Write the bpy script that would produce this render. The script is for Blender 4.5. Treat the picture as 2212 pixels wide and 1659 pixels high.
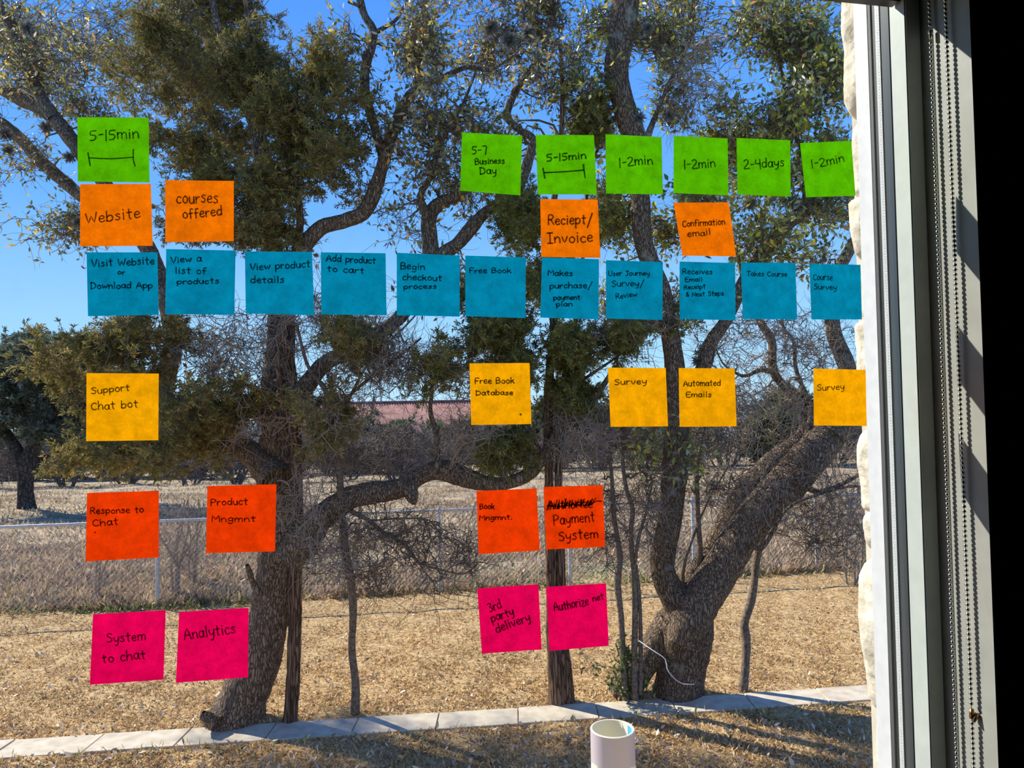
import bpy, bmesh, math, random
import numpy as np
from mathutils import Vector, Matrix, kdtree

random.seed(7); rng = np.random.default_rng(11)
for o in list(bpy.data.objects): bpy.data.objects.remove(o)
COL = bpy.context.scene.collection
SC = bpy.context.scene

# ---------------------------------------------------------------- camera
F = 1600.0; EYE = 2.75
PITCH = math.radians(1.81); ROLL = math.radians(1.03)
fwd = Vector((0, math.cos(PITCH), math.sin(PITCH)))
r0 = Vector((1, 0, 0)); u0 = r0.cross(fwd)
RIGHT = r0*math.cos(ROLL) - u0*math.sin(ROLL)
UP = RIGHT.cross(fwd)
cam_d = bpy.data.cameras.new('camera'); cam = bpy.data.objects.new('camera', cam_d); COL.objects.link(cam)
cam_d.sensor_width = 36; cam_d.lens = F/2212*36; cam_d.clip_start = 0.02; cam_d.clip_end = 500
m = Matrix((RIGHT, UP, -fwd)).transposed().to_4x4(); m.translation = (0, 0, EYE)
cam.matrix_world = m
SC.camera = cam
# ---------------------------------------------------------------- sky, sun, exposure
SUN_AZ = math.radians(57); SUN_EL = math.radians(39)
sun_dir = Vector((math.sin(SUN_AZ)*math.cos(SUN_EL), -math.cos(SUN_AZ)*math.cos(SUN_EL), -math.sin(SUN_EL)))
w = bpy.data.worlds.new('sky'); SC.world = w; w.use_nodes = True
nt = w.node_tree; nt.nodes.clear()
tc = nt.nodes.new('ShaderNodeTexCoord'); sp = nt.nodes.new('ShaderNodeSeparateXYZ')
rp = nt.nodes.new('ShaderNodeValToRGB'); bg = nt.nodes.new('ShaderNodeBackground'); wo = nt.nodes.new('ShaderNodeOutputWorld')
nt.links.new(tc.outputs['Generated'], sp.inputs[0]); nt.links.new(sp.outputs[2], rp.inputs[0])
nt.links.new(rp.outputs[0], bg.inputs[0]); nt.links.new(bg.outputs[0], wo.inputs[0])
cr = rp.color_ramp; cr.elements[0].position = 0.0; cr.elements[0].color = (0.50, 0.74, 0.98, 1)
cr.elements[1].position = 1.0; cr.elements[1].color = (0.05, 0.14, 0.45, 1)
for p, c in ((0.07, (0.38, 0.66, 1.0, 1)), (0.25, (0.16, 0.42, 0.98, 1)), (0.5, (0.085, 0.29, 0.92, 1))):
    e = cr.elements.new(p); e.color = c
bg.inputs[1].default_value = 1.0
sl = bpy.data.lights.new('sun', 'SUN'); so = bpy.data.objects.new('sun', sl); COL.objects.link(so)
sl.energy = 7.0; sl.angle = math.radians(0.53); sl.color = (1.0, 0.92, 0.80)
so.rotation_euler = sun_dir.to_track_quat('-Z', 'Y').to_euler(); so.location = (-8, 6, 12)
SC.view_settings.view_transform = 'Standard'; SC.view_settings.look = 'None'
SC.view_settings.gamma = 1; SC.view_settings.exposure = 0.38; SC.view_settings.use_curve_mapping = False

# ---------------------------------------------------------------- helpers
def ray(px, py): return fwd*F + RIGHT*(px-1106) - UP*(py-829.5)
def at(px, py, Y):
    d = ray(px, py); t = Y/d.y; return Vector((d.x*t, Y, EYE + d.z*t))
def ground(px, py, z=0.0):
    d = ray(px, py); t = (z-EYE)/d.z; return Vector((d.x*t, d.y*t, z))
G0 = Vector((0, 0.948, 0)); GU = Vector((0.9805, 0.1961, 0)); GN = Vector((0.1961, -0.9805, 0))   # glass: origin, along it, into the room
def on_glass(px, py, v=0.0):
    d = ray(px, py); o = Vector((0, 0, EYE)); t = ((G0 + GN*v) - o).dot(GN)/d.dot(GN); return o + d*t
def uvz(u, v, z): p = G0 + GU*u + GN*v; return Vector((p.x, p.y, z))
def gu(px, v=0.0): return (on_glass(px, 870, v) - G0).dot(GU)
def terrain(x, y):
    s = np.clip((y-13.0), 0, 60)
    z = -0.054*s + 0.25*np.exp(-((y-30)/4)**2)*np.exp(-((x+14)/8)**2)
    z = z + np.clip(y-12, 0, 4)/4*0.06*(np.sin(x*1.3+y*.7)+np.sin(x*.37-y*.9))
    return z

def mesh(name, V, Fc, mat, parent=None, col=None, smooth=False, kind=None):
    V = np.asarray(V, dtype=np.float32); Fc = np.asarray(Fc, dtype=np.int32); k = Fc.shape[1]
    me = bpy.data.meshes.new(name)
    me.vertices.add(len(V)); me.vertices.foreach_set('co', V.ravel())
    me.loops.add(Fc.size); me.loops.foreach_set('vertex_index', Fc.ravel())
    me.polygons.add(len(Fc)); me.polygons.foreach_set('loop_start', np.arange(0, Fc.size, k, dtype=np.int32))
    me.update(calc_edges=True)
    if smooth: me.polygons.foreach_set('use_smooth', np.ones(len(Fc), dtype=bool))
    if col is not None:
        a = me.color_attributes.new('Col', 'FLOAT_COLOR', 'POINT')
        c = np.ones((len(V), 4), dtype=np.float32); c[:, :3] = col; a.data.foreach_set('color', c.ravel())
    me.materials.append(mat)
    o = bpy.data.objects.new(name, me); COL.objects.link(o)
    if parent: o.parent = parent
    if kind: o['kind'] = kind
    return o
def from_bm(name, bm, mat, parent=None, smooth=False, kind=None):
    me = bpy.data.meshes.new(name); bm.to_mesh(me); bm.free(); me.materials.append(mat)
    if smooth:
        for p in me.polygons: p.use_smooth = True
    o = bpy.data.objects.new(name, me); COL.objects.link(o)
    if parent: o.parent = parent
    if kind: o['kind'] = kind
    return o
def thing(name, label, cat, group=None, loc=None):
    o = bpy.data.objects.new(name, None); COL.objects.link(o); o.empty_display_size = 0.1
    o['label'] = label; o['category'] = cat
    if group: o['group'] = group
    return o
def tag(o, label, cat, group=None):
    o['label'] = label; o['category'] = cat
    if group: o['group'] = group
    return o
def struct_root(name, label=None):
    o = bpy.data.objects.new(name, None); COL.objects.link(o); o['kind'] = 'structure'
    if label: o['label'] = label
    return o
def box_uvz(bm, ua, ub, va, vb, za, zb):
    vs = [bm.verts.new(uvz(u, v, z)) for z in (za, zb) for u, v in ((ua, va), (ub, va), (ub, vb), (ua, vb))]
    for f in ((0, 1, 2, 3), (7, 6, 5, 4), (0, 4, 5, 1), (1, 5, 6, 2), (2, 6, 7, 3), (3, 7, 4, 0)):
        bm.faces.new([vs[i] for i in f])
def bevel(bm, w=0.002, seg=1):
    bmesh.ops.recalc_face_normals(bm, faces=bm.faces)
    bmesh.ops.bevel(bm, geom=list(bm.edges), offset=w, segments=seg, affect='EDGES', clamp_overlap=True)

# ---------------------------------------------------------------- materials
def M(name, col=(0.5, 0.5, 0.5), rough=0.7, spec=0.5, metal=0.0):
    mt = bpy.data.materials.new(name); mt.use_nodes = True; b = mt.node_tree.nodes['Principled BSDF']
    b.inputs['Base Color'].default_value = (*col, 1); b.inputs['Roughness'].default_value = rough
    b.inputs['Specular IOR Level'].default_value = spec; b.inputs['Metallic'].default_value = metal
    return mt
def noise_mat(name, c1, c2, scale=10, rough=0.8, bump=0.3, dist=0.01, detail=6, c3=None, stretch=None, spec=0.3, lo=0.35, hi=0.65, world=False):
    mt = M(name, c1, rough, spec); nt = mt.node_tree; b = nt.nodes['Principled BSDF']
    tc = nt.nodes.new('ShaderNodeTexCoord'); mp = nt.nodes.new('ShaderNodeMapping')
    nt.links.new(tc.outputs['Object'], mp.inputs[0])
    if stretch: mp.inputs['Scale'].default_value = stretch
    n = nt.nodes.new('ShaderNodeTexNoise'); n.inputs['Scale'].default_value = scale; n.inputs['Detail'].default_value = detail
    nt.links.new(mp.outputs[0], n.inputs['Vector'])
    r = nt.nodes.new('ShaderNodeValToRGB'); nt.links.new(n.outputs['Fac'], r.inputs[0])
    r.color_ramp.elements[0].position = lo; r.color_ramp.elements[1].position = hi
    r.color_ramp.elements[0].color = (*c1, 1); r.color_ramp.elements[1].color = (*c2, 1)
    if c3: e = r.color_ramp.elements.new((lo+hi)/2); e.color = (*c3, 1)
    nt.links.new(r.outputs[0], b.inputs['Base Color'])
    bu = nt.nodes.new('ShaderNodeBump'); bu.inputs['Strength'].default_value = bump; bu.inputs['Distance'].default_value = dist
    nt.links.new(n.outputs['Fac'], bu.inputs['Height']); nt.links.new(bu.outputs[0], b.inputs['Normal'])
    return mt
def bark_mat(name, dark, light, scale=55, stretch=(1, 1, .45), patch=None, depth=0.02):
    mt = M(name, light, 0.9, 0.15); nt = mt.node_tree; b = nt.nodes['Principled BSDF']; N = nt.nodes.new; L = nt.links.new
    tc = N('ShaderNodeTexCoord'); mp = N('ShaderNodeMapping'); mp.inputs['Scale'].default_value = stretch
    L(tc.outputs['Object'], mp.inputs[0])
    wn = N('ShaderNodeTexNoise'); wn.inputs['Scale'].default_value = 6; wn.inputs['Detail'].default_value = 6
    L(mp.outputs[0], wn.inputs['Vector'])
    mx = N('ShaderNodeMix'); mx.data_type = 'VECTOR'; mx.inputs['Factor'].default_value = 0.16
    L(mp.outputs[0], mx.inputs[4]); L(wn.outputs['Color'], mx.inputs[5])
    v = N('ShaderNodeTexVoronoi'); v.feature = 'DISTANCE_TO_EDGE'; v.inputs['Scale'].default_value = scale; L(mx.outputs[1], v.inputs['Vector'])
    n2 = N('ShaderNodeTexNoise'); n2.inputs['Scale'].default_value = 60; n2.inputs['Detail'].default_value = 5; L(mp.outputs[0], n2.inputs['Vector'])
    r = N('ShaderNodeValToRGB'); r.color_ramp.elements[0].position = 0.02; r.color_ramp.elements[1].position = 0.22
    r.color_ramp.elements[0].color = (*dark, 1); r.color_ramp.elements[1].color = (*light, 1); L(v.outputs['Distance'], r.inputs[0])
    m2 = N('ShaderNodeMix'); m2.data_type = 'RGBA'; m2.blend_type = 'MULTIPLY'; m2.inputs['Factor'].default_value = 0.8
    r2 = N('ShaderNodeValToRGB'); r2.color_ramp.elements[0].position = 0.3; r2.color_ramp.elements[1].position = 0.7
    r2.color_ramp.elements[0].color = (.45, .42, .4, 1); r2.color_ramp.elements[1].color = (1.25, 1.22, 1.2, 1); L(n2.outputs['Fac'], r2.inputs[0])
    L(r.outputs[0], m2.inputs[6]); L(r2.outputs[0], m2.inputs[7]); out = m2.outputs[2]
    if patch:
        n3 = N('ShaderNodeTexNoise'); n3.inputs['Scale'].default_value = 7; n3.inputs['Detail'].default_value = 6; L(tc.outputs['Object'], n3.inputs['Vector'])
        r3 = N('ShaderNodeValToRGB'); r3.color_ramp.elements[0].position = 0.60; r3.color_ramp.elements[1].position = 0.72; L(n3.outputs['Fac'], r3.inputs[0])
        m3 = N('ShaderNodeMix'); m3.data_type = 'RGBA'; L(r3.outputs[0], m3.inputs['Factor']); L(out, m3.inputs[6]); m3.inputs[7].default_value = (*patch, 1); out = m3.outputs[2]
    L(out, b.inputs['Base Color'])
    mh = N('ShaderNodeMath'); mh.operation = 'MULTIPLY_ADD'; mh.inputs[1].default_value = 0.25; L(n2.outputs['Fac'], mh.inputs[0]); L(r.outputs['Alpha'], mh.inputs[2])
    mh.inputs[2].default_value = 0
    mn = N('ShaderNodeMath'); mn.operation = 'MINIMUM'; mn.inputs[1].default_value = 0.25; L(v.outputs['Distance'], mn.inputs[0])
    ad = N('ShaderNodeMath'); ad.operation = 'MULTIPLY_ADD'; ad.inputs[1].default_value = 3.0; L(mn.outputs[0], ad.inputs[0]); L(n2.outputs['Fac'], ad.inputs[2])
    bu = N('ShaderNodeBump'); bu.inputs['Strength'].default_value = 0.9; bu.inputs['Distance'].default_value = depth
    L(ad.outputs[0], bu.inputs['Height']); L(bu.outputs[0], b.inputs['Normal'])
    return mt
def leaf_mat(name, trans=0.45, rough=0.35, spec=0.5, gain=1.0):
    mt = M(name, (.2, .25, .1), rough, spec); nt = mt.node_tree; b = nt.nodes['Principled BSDF']; N = nt.nodes.new; L = nt.links.new
    a = N('ShaderNodeAttribute'); a.attribute_name = 'Col'; L(a.outputs['Color'], b.inputs['Base Color'])
    t = N('ShaderNodeBsdfTranslucent'); L(a.outputs['Color'], t.inputs[0])
    mx = N('ShaderNodeMixShader'); mx.inputs[0].default_value = trans
    L(b.outputs[0], mx.inputs[1]); L(t.outputs[0], mx.inputs[2]); L(mx.outputs[0], nt.nodes['Material Output'].inputs[0])
    return mt
MAT = dict(
    oak=bark_mat('oak_bark', (.085, .056, .038), (.36, .26, .185), 62, (1, 1, .27), None, .012),
    oak2=bark_mat('oak_bark_lichen', (.065, .042, .028), (.32, .225, .155), 66, (1, 1, .30), (.30, .28, .23), .012),
    juniper=bark_mat('juniper_bark', (.06, .034, .022), (.31, .19, .125), 50, (1, 1, .07), None, .012),
    sapling=noise_mat('sapling_bark', (.10, .07, .05), (.26, .19, .14), 40, .9, .5, .01),
    twig=M('twig_bark', (.17, .12, .085), .9, .2), greytwig=M('grey_twig', (.33, .25, .19), .9, .2),
    leaf=leaf_mat('oak_leaf', .4, .3, .6), needle=leaf_mat('juniper_needle', .35, .7, .15),
    grass=leaf_mat('dry_grass', .25, .6, .3), litter=leaf_mat('fallen_leaf', .15, .5, .4),
    moss=leaf_mat('ball_moss', .25, .8, .1),
)

# ---------------------------------------------------------------- geometry engines (numpy)
def nrm(a): return a/np.maximum(np.linalg.norm(a, axis=-1, keepdims=True), 1e-9)
def tubes(P, R, S=3):
    """P (M,K,3), R (M,K): M open tubes of K rings"""
    Mn, K, _ = P.shape
    T = nrm(np.gradient(P, axis=1)); ref = np.array([.31, .93, .17]); ref /= np.linalg.norm(ref)
    A = nrm(np.cross(T, ref)); B = np.cross(T, A)
    th = np.arange(S)/S*2*np.pi
    V = P[:, :, None, :] + R[:, :, None, None]*(A[:, :, None, :]*np.cos(th)[None, None, :, None] + B[:, :, None, :]*np.sin(th)[None, None, :, None])
    V = V.reshape(-1, 3)
    i = np.arange(K-1)[:, None]*S; j = np.arange(S)[None, :]; j2 = (j+1) % S
    f = np.stack([i+j, i+j2, i+S+j2, i+S+j], -1).reshape(-1, 4)
    Fc = (f[None] + (np.arange(Mn)*K*S)[:, None, None]).reshape(-1, 4)
    return V, Fc
class Acc:
    def __init__(s): s.v = []; s.f = []; s.c = []; s.n = 0
    def add(s, V, Fc, c=None):
        s.v.append(V); s.f.append(Fc + s.n); s.n += len(V)
        if c is not None: s.c.append(c)
    def build(s, name, mat, parent=None, smooth=False, kind=None):
        if not s.v: return None
        return mesh(name, np.concatenate(s.v), np.concatenate(s.f), mat, parent, np.concatenate(s.c) if s.c else None, smooth, kind)
def spline(P, step):
    P = np.array(P, float); out = []
    Q = np.vstack([2*P[0]-P[1], P, 2*P[-1]-P[-2]])
    for i in range(1, len(Q)-2):
        n = max(2, int(np.linalg.norm(Q[i+1][:3]-Q[i][:3])/step)); t = (np.arange(n)/n)[:, None]
        a, b, c, d = Q[i-1], Q[i], Q[i+1], Q[i+2]
        out.append(.5*((2*b)+(-a+c)*t+(2*a-5*b+4*c-d)*t**2+(-a+3*b-3*c+d)*t**3))
    out.append(P[-1:]); return np.vstack(out)
def fnoise(p, s, seed=0):
    a = np.random.default_rng(seed).uniform(-1, 1, (6, 3)); ph = np.random.default_rng(seed+1).uniform(0, 6.28, 6); r = 0
    for k in range(6): r = r + np.sin((p@(a[k]*s*(1+k*.45))) + ph[k])/(1+k*.3)
    return r/3.0

def limb_world(pts):
    Y = None; out = []
    ys = [p[3] if len(p) > 3 else None for p in pts]
    idx = [i for i, y in enumerate(ys) if y is not None]
    ys = np.interp(range(len(pts)), idx, [ys[i] for i in idx])
    for p, y in zip(pts, ys):
        q = at(p[0], p[1], float(y)); out.append((q.x, q.y, q.z, p[2]*y/3200))
    return out
class Tree:
    def __init__(s, name, label, cat, group=None):
        s.root = thing(name, label, cat, group); s.n = []; s.r = []
    def limb(s, name, pts, mat, S=14, rough=.10, step=.03, flare=False, wob=.0):
        W = limb_world(pts); C = spline(W, step); P = C[:, :3]; R = np.maximum(C[:, 3], .002)
        if wob:
            P = P + np.stack([fnoise(P, 5, k+3) for k in range(3)], 1)*wob*np.linspace(0, 1, len(P))[:, None]
        V, Fc = tubes(P[None], R[None], S); cen = np.repeat(P, S, 0)
        d = V-cen; rr = np.linalg.norm(d, axis=1, keepdims=True)
        k = 1 + rough*fnoise(V, 9, 5)[:, None] + rough*.7*fnoise(V, 28, 9)[:, None]
        if flare:
            h = np.clip(1-(V[:, 2:3]-V[:, 2].min())/.35, 0, 1)
            ang = np.arctan2(d[:, 1], d[:, 0])[:, None]; k = k + h**2*.35*(1+.8*np.sin(ang*3+1))
        V = cen + d*k
        o = mesh(name, V, Fc, mat, s.root, smooth=True)
        s.n.append(P); s.r.append(R); return o
    def grow(s, clusters, twig_mat, leafm, lname='leaves', tname='twigs', r1=.0035, sub=5, sublen=(.10, .30), nleaf=5, leaf=(.045, .075), palette=None, kind='leaf', rmax=.016, batches=7, curl=.10, subr=.0026, seed=1, S=3, sag=0.0):
        g = np.random.default_rng(seed); A = []; lf = []
        for c in clusters:
            cx, cy, rx, ry, Y, n = c[:6]; dens = c[6] if len(c) > 6 else 1.0; dY = c[7] if len(c) > 7 else .9
            q = g.normal(0, 1, (n, 3)); q = nrm(q)*g.uniform(0, 1, (n, 1))**(1/2.6)
            base = at(cx, cy, Y); sx = rx*Y/F; sz = ry*Y/F
            p = np.array(base)[None] + q*np.array([sx, dY, sz])[None]
            if n >= 40 and leafm is not None:
                cc = p[g.integers(0, n, max(6, n//7))]; p = cc[g.integers(0, len(cc), n)]*.62 + p*.38 + g.normal(0, .05*Y/7, p.shape)
            A.append(p); lf.append(np.full(n, dens))
        A = np.concatenate(A); lf = np.concatenate(lf)
        ok = A[:, 2] > terrain(A[:, 0], A[:, 1]) + .12; A = A[ok]; lf = lf[ok]
        nodes = np.concatenate(s.n); rad = np.concatenate(s.r)
        left = np.arange(len(A)); P_all = []; R_all = []; D_all = []
        K = 7
        for b in range(batches):
            kd = kdtree.KDTree(len(nodes))
            for i, p in enumerate(nodes): kd.insert(p, i)
            kd.balance()
            near = [kd.find(A[i]) for i in left]
            dist = np.array([x[2] for x in near]); ni = np.array([x[1] for x in near])
            th = np.quantile(dist, (1/(batches-b))) if b < batches-1 else 1e9
            sel = dist <= th
            idx = left[sel]; st = nodes[ni[sel]]; rs = np.clip(rad[ni[sel]]*.75, r1*1.1, rmax); dd = dist[sel]
            t = np.linspace(0, 1, K)[None, :, None]
            m_ = len(idx); wb = np.cumsum(g.normal(0, 1, (m_, K, 3)), 1); wb -= wb[:, :1]; wb -= t*wb[:, -1:]
            P = st[:, None]*(1-t) + A[idx][:, None]*t + wb*(dd*curl)[:, None, None]
            P[:, :, 2] += (np.sin(t[:, :, 0]*np.pi)*dd[:, None]*.12)
            R = rs[:, None]*(1-t[:, :, 0]) + r1*t[:, :, 0]
            P_all.append(P); R_all.append(R); D_all.append(lf[idx])
            nodes = np.concatenate([nodes, P[:, 1:].reshape(-1, 3)]); rad = np.concatenate([rad, R[:, 1:].reshape(-1)])
            left = left[~sel]
            if len(left) == 0: break
        P = np.concatenate(P_all); R = np.concatenate(R_all); D = np.concatenate(D_all)
        acc = Acc(); acc.add(*tubes(P, R, S))
        # side twigs
        m_ = len(P); k = g.integers(2, K, (m_, sub)); base = P[np.arange(m_)[:, None], k].reshape(-1, 3)
        axis = nrm(np.gradient(P, axis=1))[np.arange(m_)[:, None], k].reshape(-1, 3)
        Dd = np.repeat(D, sub); L = g.uniform(*sublen, len(base)); dr = nrm(axis*.5 + g.normal(0, 1, base.shape)); dr[:, 2] += .1; dr = nrm(dr)
        K2 = 5; t = np.linspace(0, 1, K2)[None, :, None]
        wb = np.cumsum(g.normal(0, 1, (len(base), K2, 3)), 1); wb -= wb[:, :1]
        Q = base[:, None] + dr[:, None]*t*L[:, None, None] + wb*(L*.085)[:, None, None]
        if sag: Q[:, :, 2] -= (t[:, :, 0]**2)*L[:, None]*sag
        acc.add(*tubes(Q, (subr*(1-.6*t[:, :, 0]))*np.ones((len(base), 1)), S))
        acc.build(tname, twig_mat, s.root, kind='stuff')
        if leafm is None or nleaf == 0: return
        keep = g.uniform(0, 1, (len(Q), nleaf)) < Dd[:, None]
        tt = g.uniform(1.0, K2-1.001, (len(Q), nleaf)); i0 = tt.astype(int); fr = (tt-i0)[..., None]
        ar = np.arange(len(Q))[:, None]
        pos = Q[ar, i0]*(1-fr) + Q[ar, i0+1]*fr; tdir = nrm(Q[ar, i0+1]-Q[ar, i0])
        pos = pos[keep]; tdir = tdir[keep]
        leaves(pos, tdir, g, leaf, palette, kind, lname, leafm, s.root)
def leaves(pos, tdir, g, size, palette, kind, name, mat, parent):
    n = len(pos)
    if n == 0: return
    pal = np.array([p[:3] for p in palette]); pw = np.array([p[3] for p in palette], float); pw /= pw.sum()
    pc = pal[g.choice(len(pal), n, p=pw)]*g.uniform(.75, 1.25, (n, 1))
    if kind == 'leaf':
        d = nrm(tdir*.6 + g.normal(0, .8, (n, 3))); s_ = nrm(np.cross(d, g.normal(0, 1, (n, 3)))); up = np.cross(d, s_)
        L = g.uniform(*size, n)[:, None]; W = L*g.uniform(.17, .26, (n, 1))
        st = pos + d*L*.08
        V = np.stack([st, st+d*L*.38+s_*W-up*W*.25, st+d*L*.62+s_*W*.75-up*W*.2, st+d*L, st+d*L*.62-s_*W*.75-up*W*.2, st+d*L*.38-s_*W-up*W*.25], 1).reshape(-1, 3)
        b = (np.arange(n)*6)[:, None]
        Fc = np.stack([b+[0, 1, 2, 3], b+[0, 3, 4, 5]], 1).reshape(-1, 4)
        mesh(name, V, Fc, mat, parent, np.repeat(pc, 6, 0), kind='stuff')
    else:   # tuft of needles / scale sprays: NB thin triangles
        NB = 5
        d0 = nrm(tdir + g.normal(0, .5, (n, 3)))
        d = nrm(d0[:, None] + g.normal(0, .55, (n, NB, 3))); s_ = nrm(np.cross(d, g.normal(0, 1, (n, NB, 3))))
        L = g.uniform(*size, (n, NB, 1)); W = L*.11
        p0 = pos[:, None] + g.normal(0, .008, (n, NB, 3))
        V = np.stack([p0-s_*W*.6, p0+d*L*.55-s_*W, p0+d*L, p0+d*L*.5+s_*W], 2).reshape(-1, 3)
        b = (np.arange(n*NB)*4)[:, None]; Fc = b + np.array([[0, 1, 2, 3]])
        mesh(name, V, Fc, mat, parent, np.repeat(pc, NB*4, 0)*g.uniform(.8, 1.2, (n*NB, 1)).repeat(4, 0), kind='stuff')
OAKP = [(.20, .20, .07, 5), (.28, .26, .09, 4), (.38, .33, .13, 3), (.68, .48, .08, 2.2), (.70, .36, .12, 1.4), (.60, .54, .40, 2.2), (.14, .11, .06, 2)]
OAKR = [(.22, .25, .06, 5), (.34, .36, .08, 4), (.42, .40, .12, 3), (.66, .56, .06, 2.4), (.65, .32, .12, .9), (.60, .56, .40, 2.0), (.14, .12, .06, 2)]
JUNP = [(.20, .165, .05, 5), (.26, .205, .06, 4), (.34, .25, .075, 2.2), (.36, .21, .08, 1.2), (.18, .18, .05, 3)]
JUNG = [(.18, .18, .045, 5), (.24, .23, .055, 4), (.34, .28, .08, 2), (.15, .14, .045, 3)]
#@@SETTING
# ================================================================ ground
def grid_ground(name, xs, ys, mat, dz=0.0):
    X, Yg = np.meshgrid(xs, ys); Z = terrain(X, Yg) + dz
    Z = Z + .012*np.sin(X*7.1+Yg*3.3)*np.sin(Yg*6.7-X*2.1)
    V = np.stack([X, Yg, Z], -1).reshape(-1, 3); nx = len(xs)
    i, j = np.meshgrid(np.arange(len(ys)-1), np.arange(nx-1), indexing='ij'); a = (i*nx+j).ravel()
    o = mesh(name, V, np.stack([a, a+1, a+nx+1, a+nx], -1), mat, smooth=True); o['kind'] = 'structure'; return o
lawn_mat = noise_mat('dry_lawn', (.28, .175, .08), (.58, .385, .185), 14, .95, .6, .03, 8)
field_mat = noise_mat('field_soil', (.19, .135, .085), (.48, .335, .20), 1.3, .95, .6, .05, 10, c3=(.33, .25, .15))
fence_y0 = ground(0, 1322).y; 
def fence_line(x):   # near fence: depth as a function of X
    a = ground(340, 1312); b = ground(1232, 1264); return a.y + (x-a.x)/(b.x-a.x)*(b.y-a.y)
cf0, cf1 = ground(0, 1603), ground(1870, 1484); cn0, cn1 = ground(0, 1641), ground(1880, 1516)
def curb_y(x, far=True):
    a, b = (cf0, cf1) if far else (cn0, cn1); return a.y + (x-a.x)/(b.x-a.x)*(b.y-a.y)
grid_ground('lawn', np.linspace(-14, 14, 140), np.linspace(1.2, 12.2, 110), lawn_mat, 0)['label'] = 'dry tan winter lawn running to the wire fence'
grid_ground('field', np.linspace(-75, 75, 150), np.concatenate([np.linspace(12.2, 30, 60), np.linspace(31, 130, 60)]), field_mat, -.01)['label'] = 'brown weedy field falling away beyond the fence'
# curb of cast slabs
curb = struct_root('curb', 'pale concrete edging of end to end slabs')
conc = noise_mat('curb_concrete', (.46, .375, .28), (.62, .52, .40), 9, .85, .25, .004, 8)
L = .71; xs = cf0.x - 2.0; k = 0; ang = (cf1.y-cf0.y)/(cf1.x-cf0.x)
while xs < 6.5:
    bm = bmesh.new(); e = xs+L-.008; lift = random.uniform(-.004, .004)
    q = [(xs, curb_y(xs, 0)), (e, curb_y(e, 0)), (e, curb_y(e, 1)), (xs, curb_y(xs, 1))]
    q = [(x_, y_) for x_, y_ in q]
    vs = [bm.verts.new((x_, y_, z_+lift)) for z_ in (-.12, .018) for x_, y_ in q]
    for f in ((3, 2, 1, 0), (4, 5, 6, 7), (0, 1, 5, 4), (1, 2, 6, 5), (2, 3, 7, 6), (3, 0, 4, 7)): bm.faces.new([vs[i] for i in f])
    bevel(bm, .004, 1); from_bm('slab', bm, conc, curb); xs += L
# grass blades
def blades(name, n, ys, xhalf, length, width, palette, label, flat=1.2, seed=3, filt=None, parentkind='stuff', clump=0, tri=True):
    g = np.random.default_rng(seed)
    y = 1/(g.uniform(1/ys[1], 1/ys[0], n)); x = g.uniform(-1, 1, n)*(y*xhalf+.6)
    if clump:
        v = fnoise(np.stack([x, y, y*0], 1), clump, 21); kp = g.uniform(-.7, .7, n) < v; x = x[kp]; y = y[kp]
    if filt is not None: kp = filt(x, y); x = x[kp]; y = y[kp]
    n = len(x); z = terrain(x, y); p = np.stack([x, y, z-.004], 1)
    d = nrm(np.concatenate([g.normal(0, flat, (n, 2)), g.uniform(.35, 1, (n, 1))], 1)); s_ = nrm(np.cross(d, g.normal(0, 1, (n, 3))))
    far = np.clip(y/10, 1, 2.2)[:, None]
    L_ = g.uniform(*length, (n, 1)); W = width*far*g.uniform(.7, 1.3, (n, 1))
    bend = nrm(d + np.concatenate([g.normal(0, .6, (n, 2)), np.zeros((n, 1))], 1))
    V = np.stack([p-s_*W, p+s_*W, p+d*L_*.6+s_*W*.8, p+d*L_*.6+bend*L_*.4], 1).reshape(-1, 3)
    pal = np.array([q[:3] for q in palette]); pw = np.array([q[3] for q in palette], float); pw /= pw.sum()
    c = pal[g.choice(len(pal), n, p=pw)]*g.uniform(.7, 1.25, (n, 1))*(1+.15*fnoise(p, 2.2, 4)[:, None])
    b = (np.arange(n)*4)[:, None]
    o = mesh(name, V, b+np.array([[0, 1, 2, 3]]), MAT['grass'], None, np.repeat(c, 4, 0), kind='stuff'); tag(o, label, 'grass'); return o
STRAW = [(.68, .45, .21, 6), (.58, .37, .165, 4), (.80, .58, .33, 2.5), (.42, .27, .12, 2), (.44, .40, .13, .35)]
notcurb = lambda x, y: ~((y > curb_y(x, 0)-.01) & (y < curb_y(x, 1)+.01))
blades('dry_grass', 330000, (4.6, 12.0), .82, (.025, .07), .0028, STRAW, 'short straw coloured grass covering the mown lawn', 1.6, 3, lambda x, y: notcurb(x, y) & (y < fence_line(x)+.15))
WEED = [(.50, .35, .22, 5), (.68, .48, .29, 3), (.34, .24, .16, 5), (.28, .26, .11, 1.2), (.44, .30, .21, 3)]
blades('tall_weeds', 380000, (10.5, 52), .85, (.06, .26), .0017, WEED, 'tall grey brown weeds filling the field beyond the fence', .55, 5, lambda x, y: y > fence_line(x)-.05, clump=1.1)
GREEN = [(.20, .26, .08, 4), (.30, .32, .12, 3), (.40, .36, .18, 3)]
blades('green_weeds', 26000, (10.3, 13.2), .85, (.05, .2), .003, GREEN, 'fresh green weeds along the foot of the wire fence', .8, 6, lambda x, y: (np.abs(y-fence_line(x)-.5) < .75), clump=1.4)
blades('curb_grass', 9000, (4.7, 7.2), .82, (.03, .11), .0025, [(.36, .38, .10, 3), (.50, .46, .18, 3), (.6, .48, .26, 2)], 'yellow green grass tufts sprouting along the curb edge', .7, 8, lambda x, y: (np.abs(y-curb_y(x, 0)+.1) < .14), clump=2.2)
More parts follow.
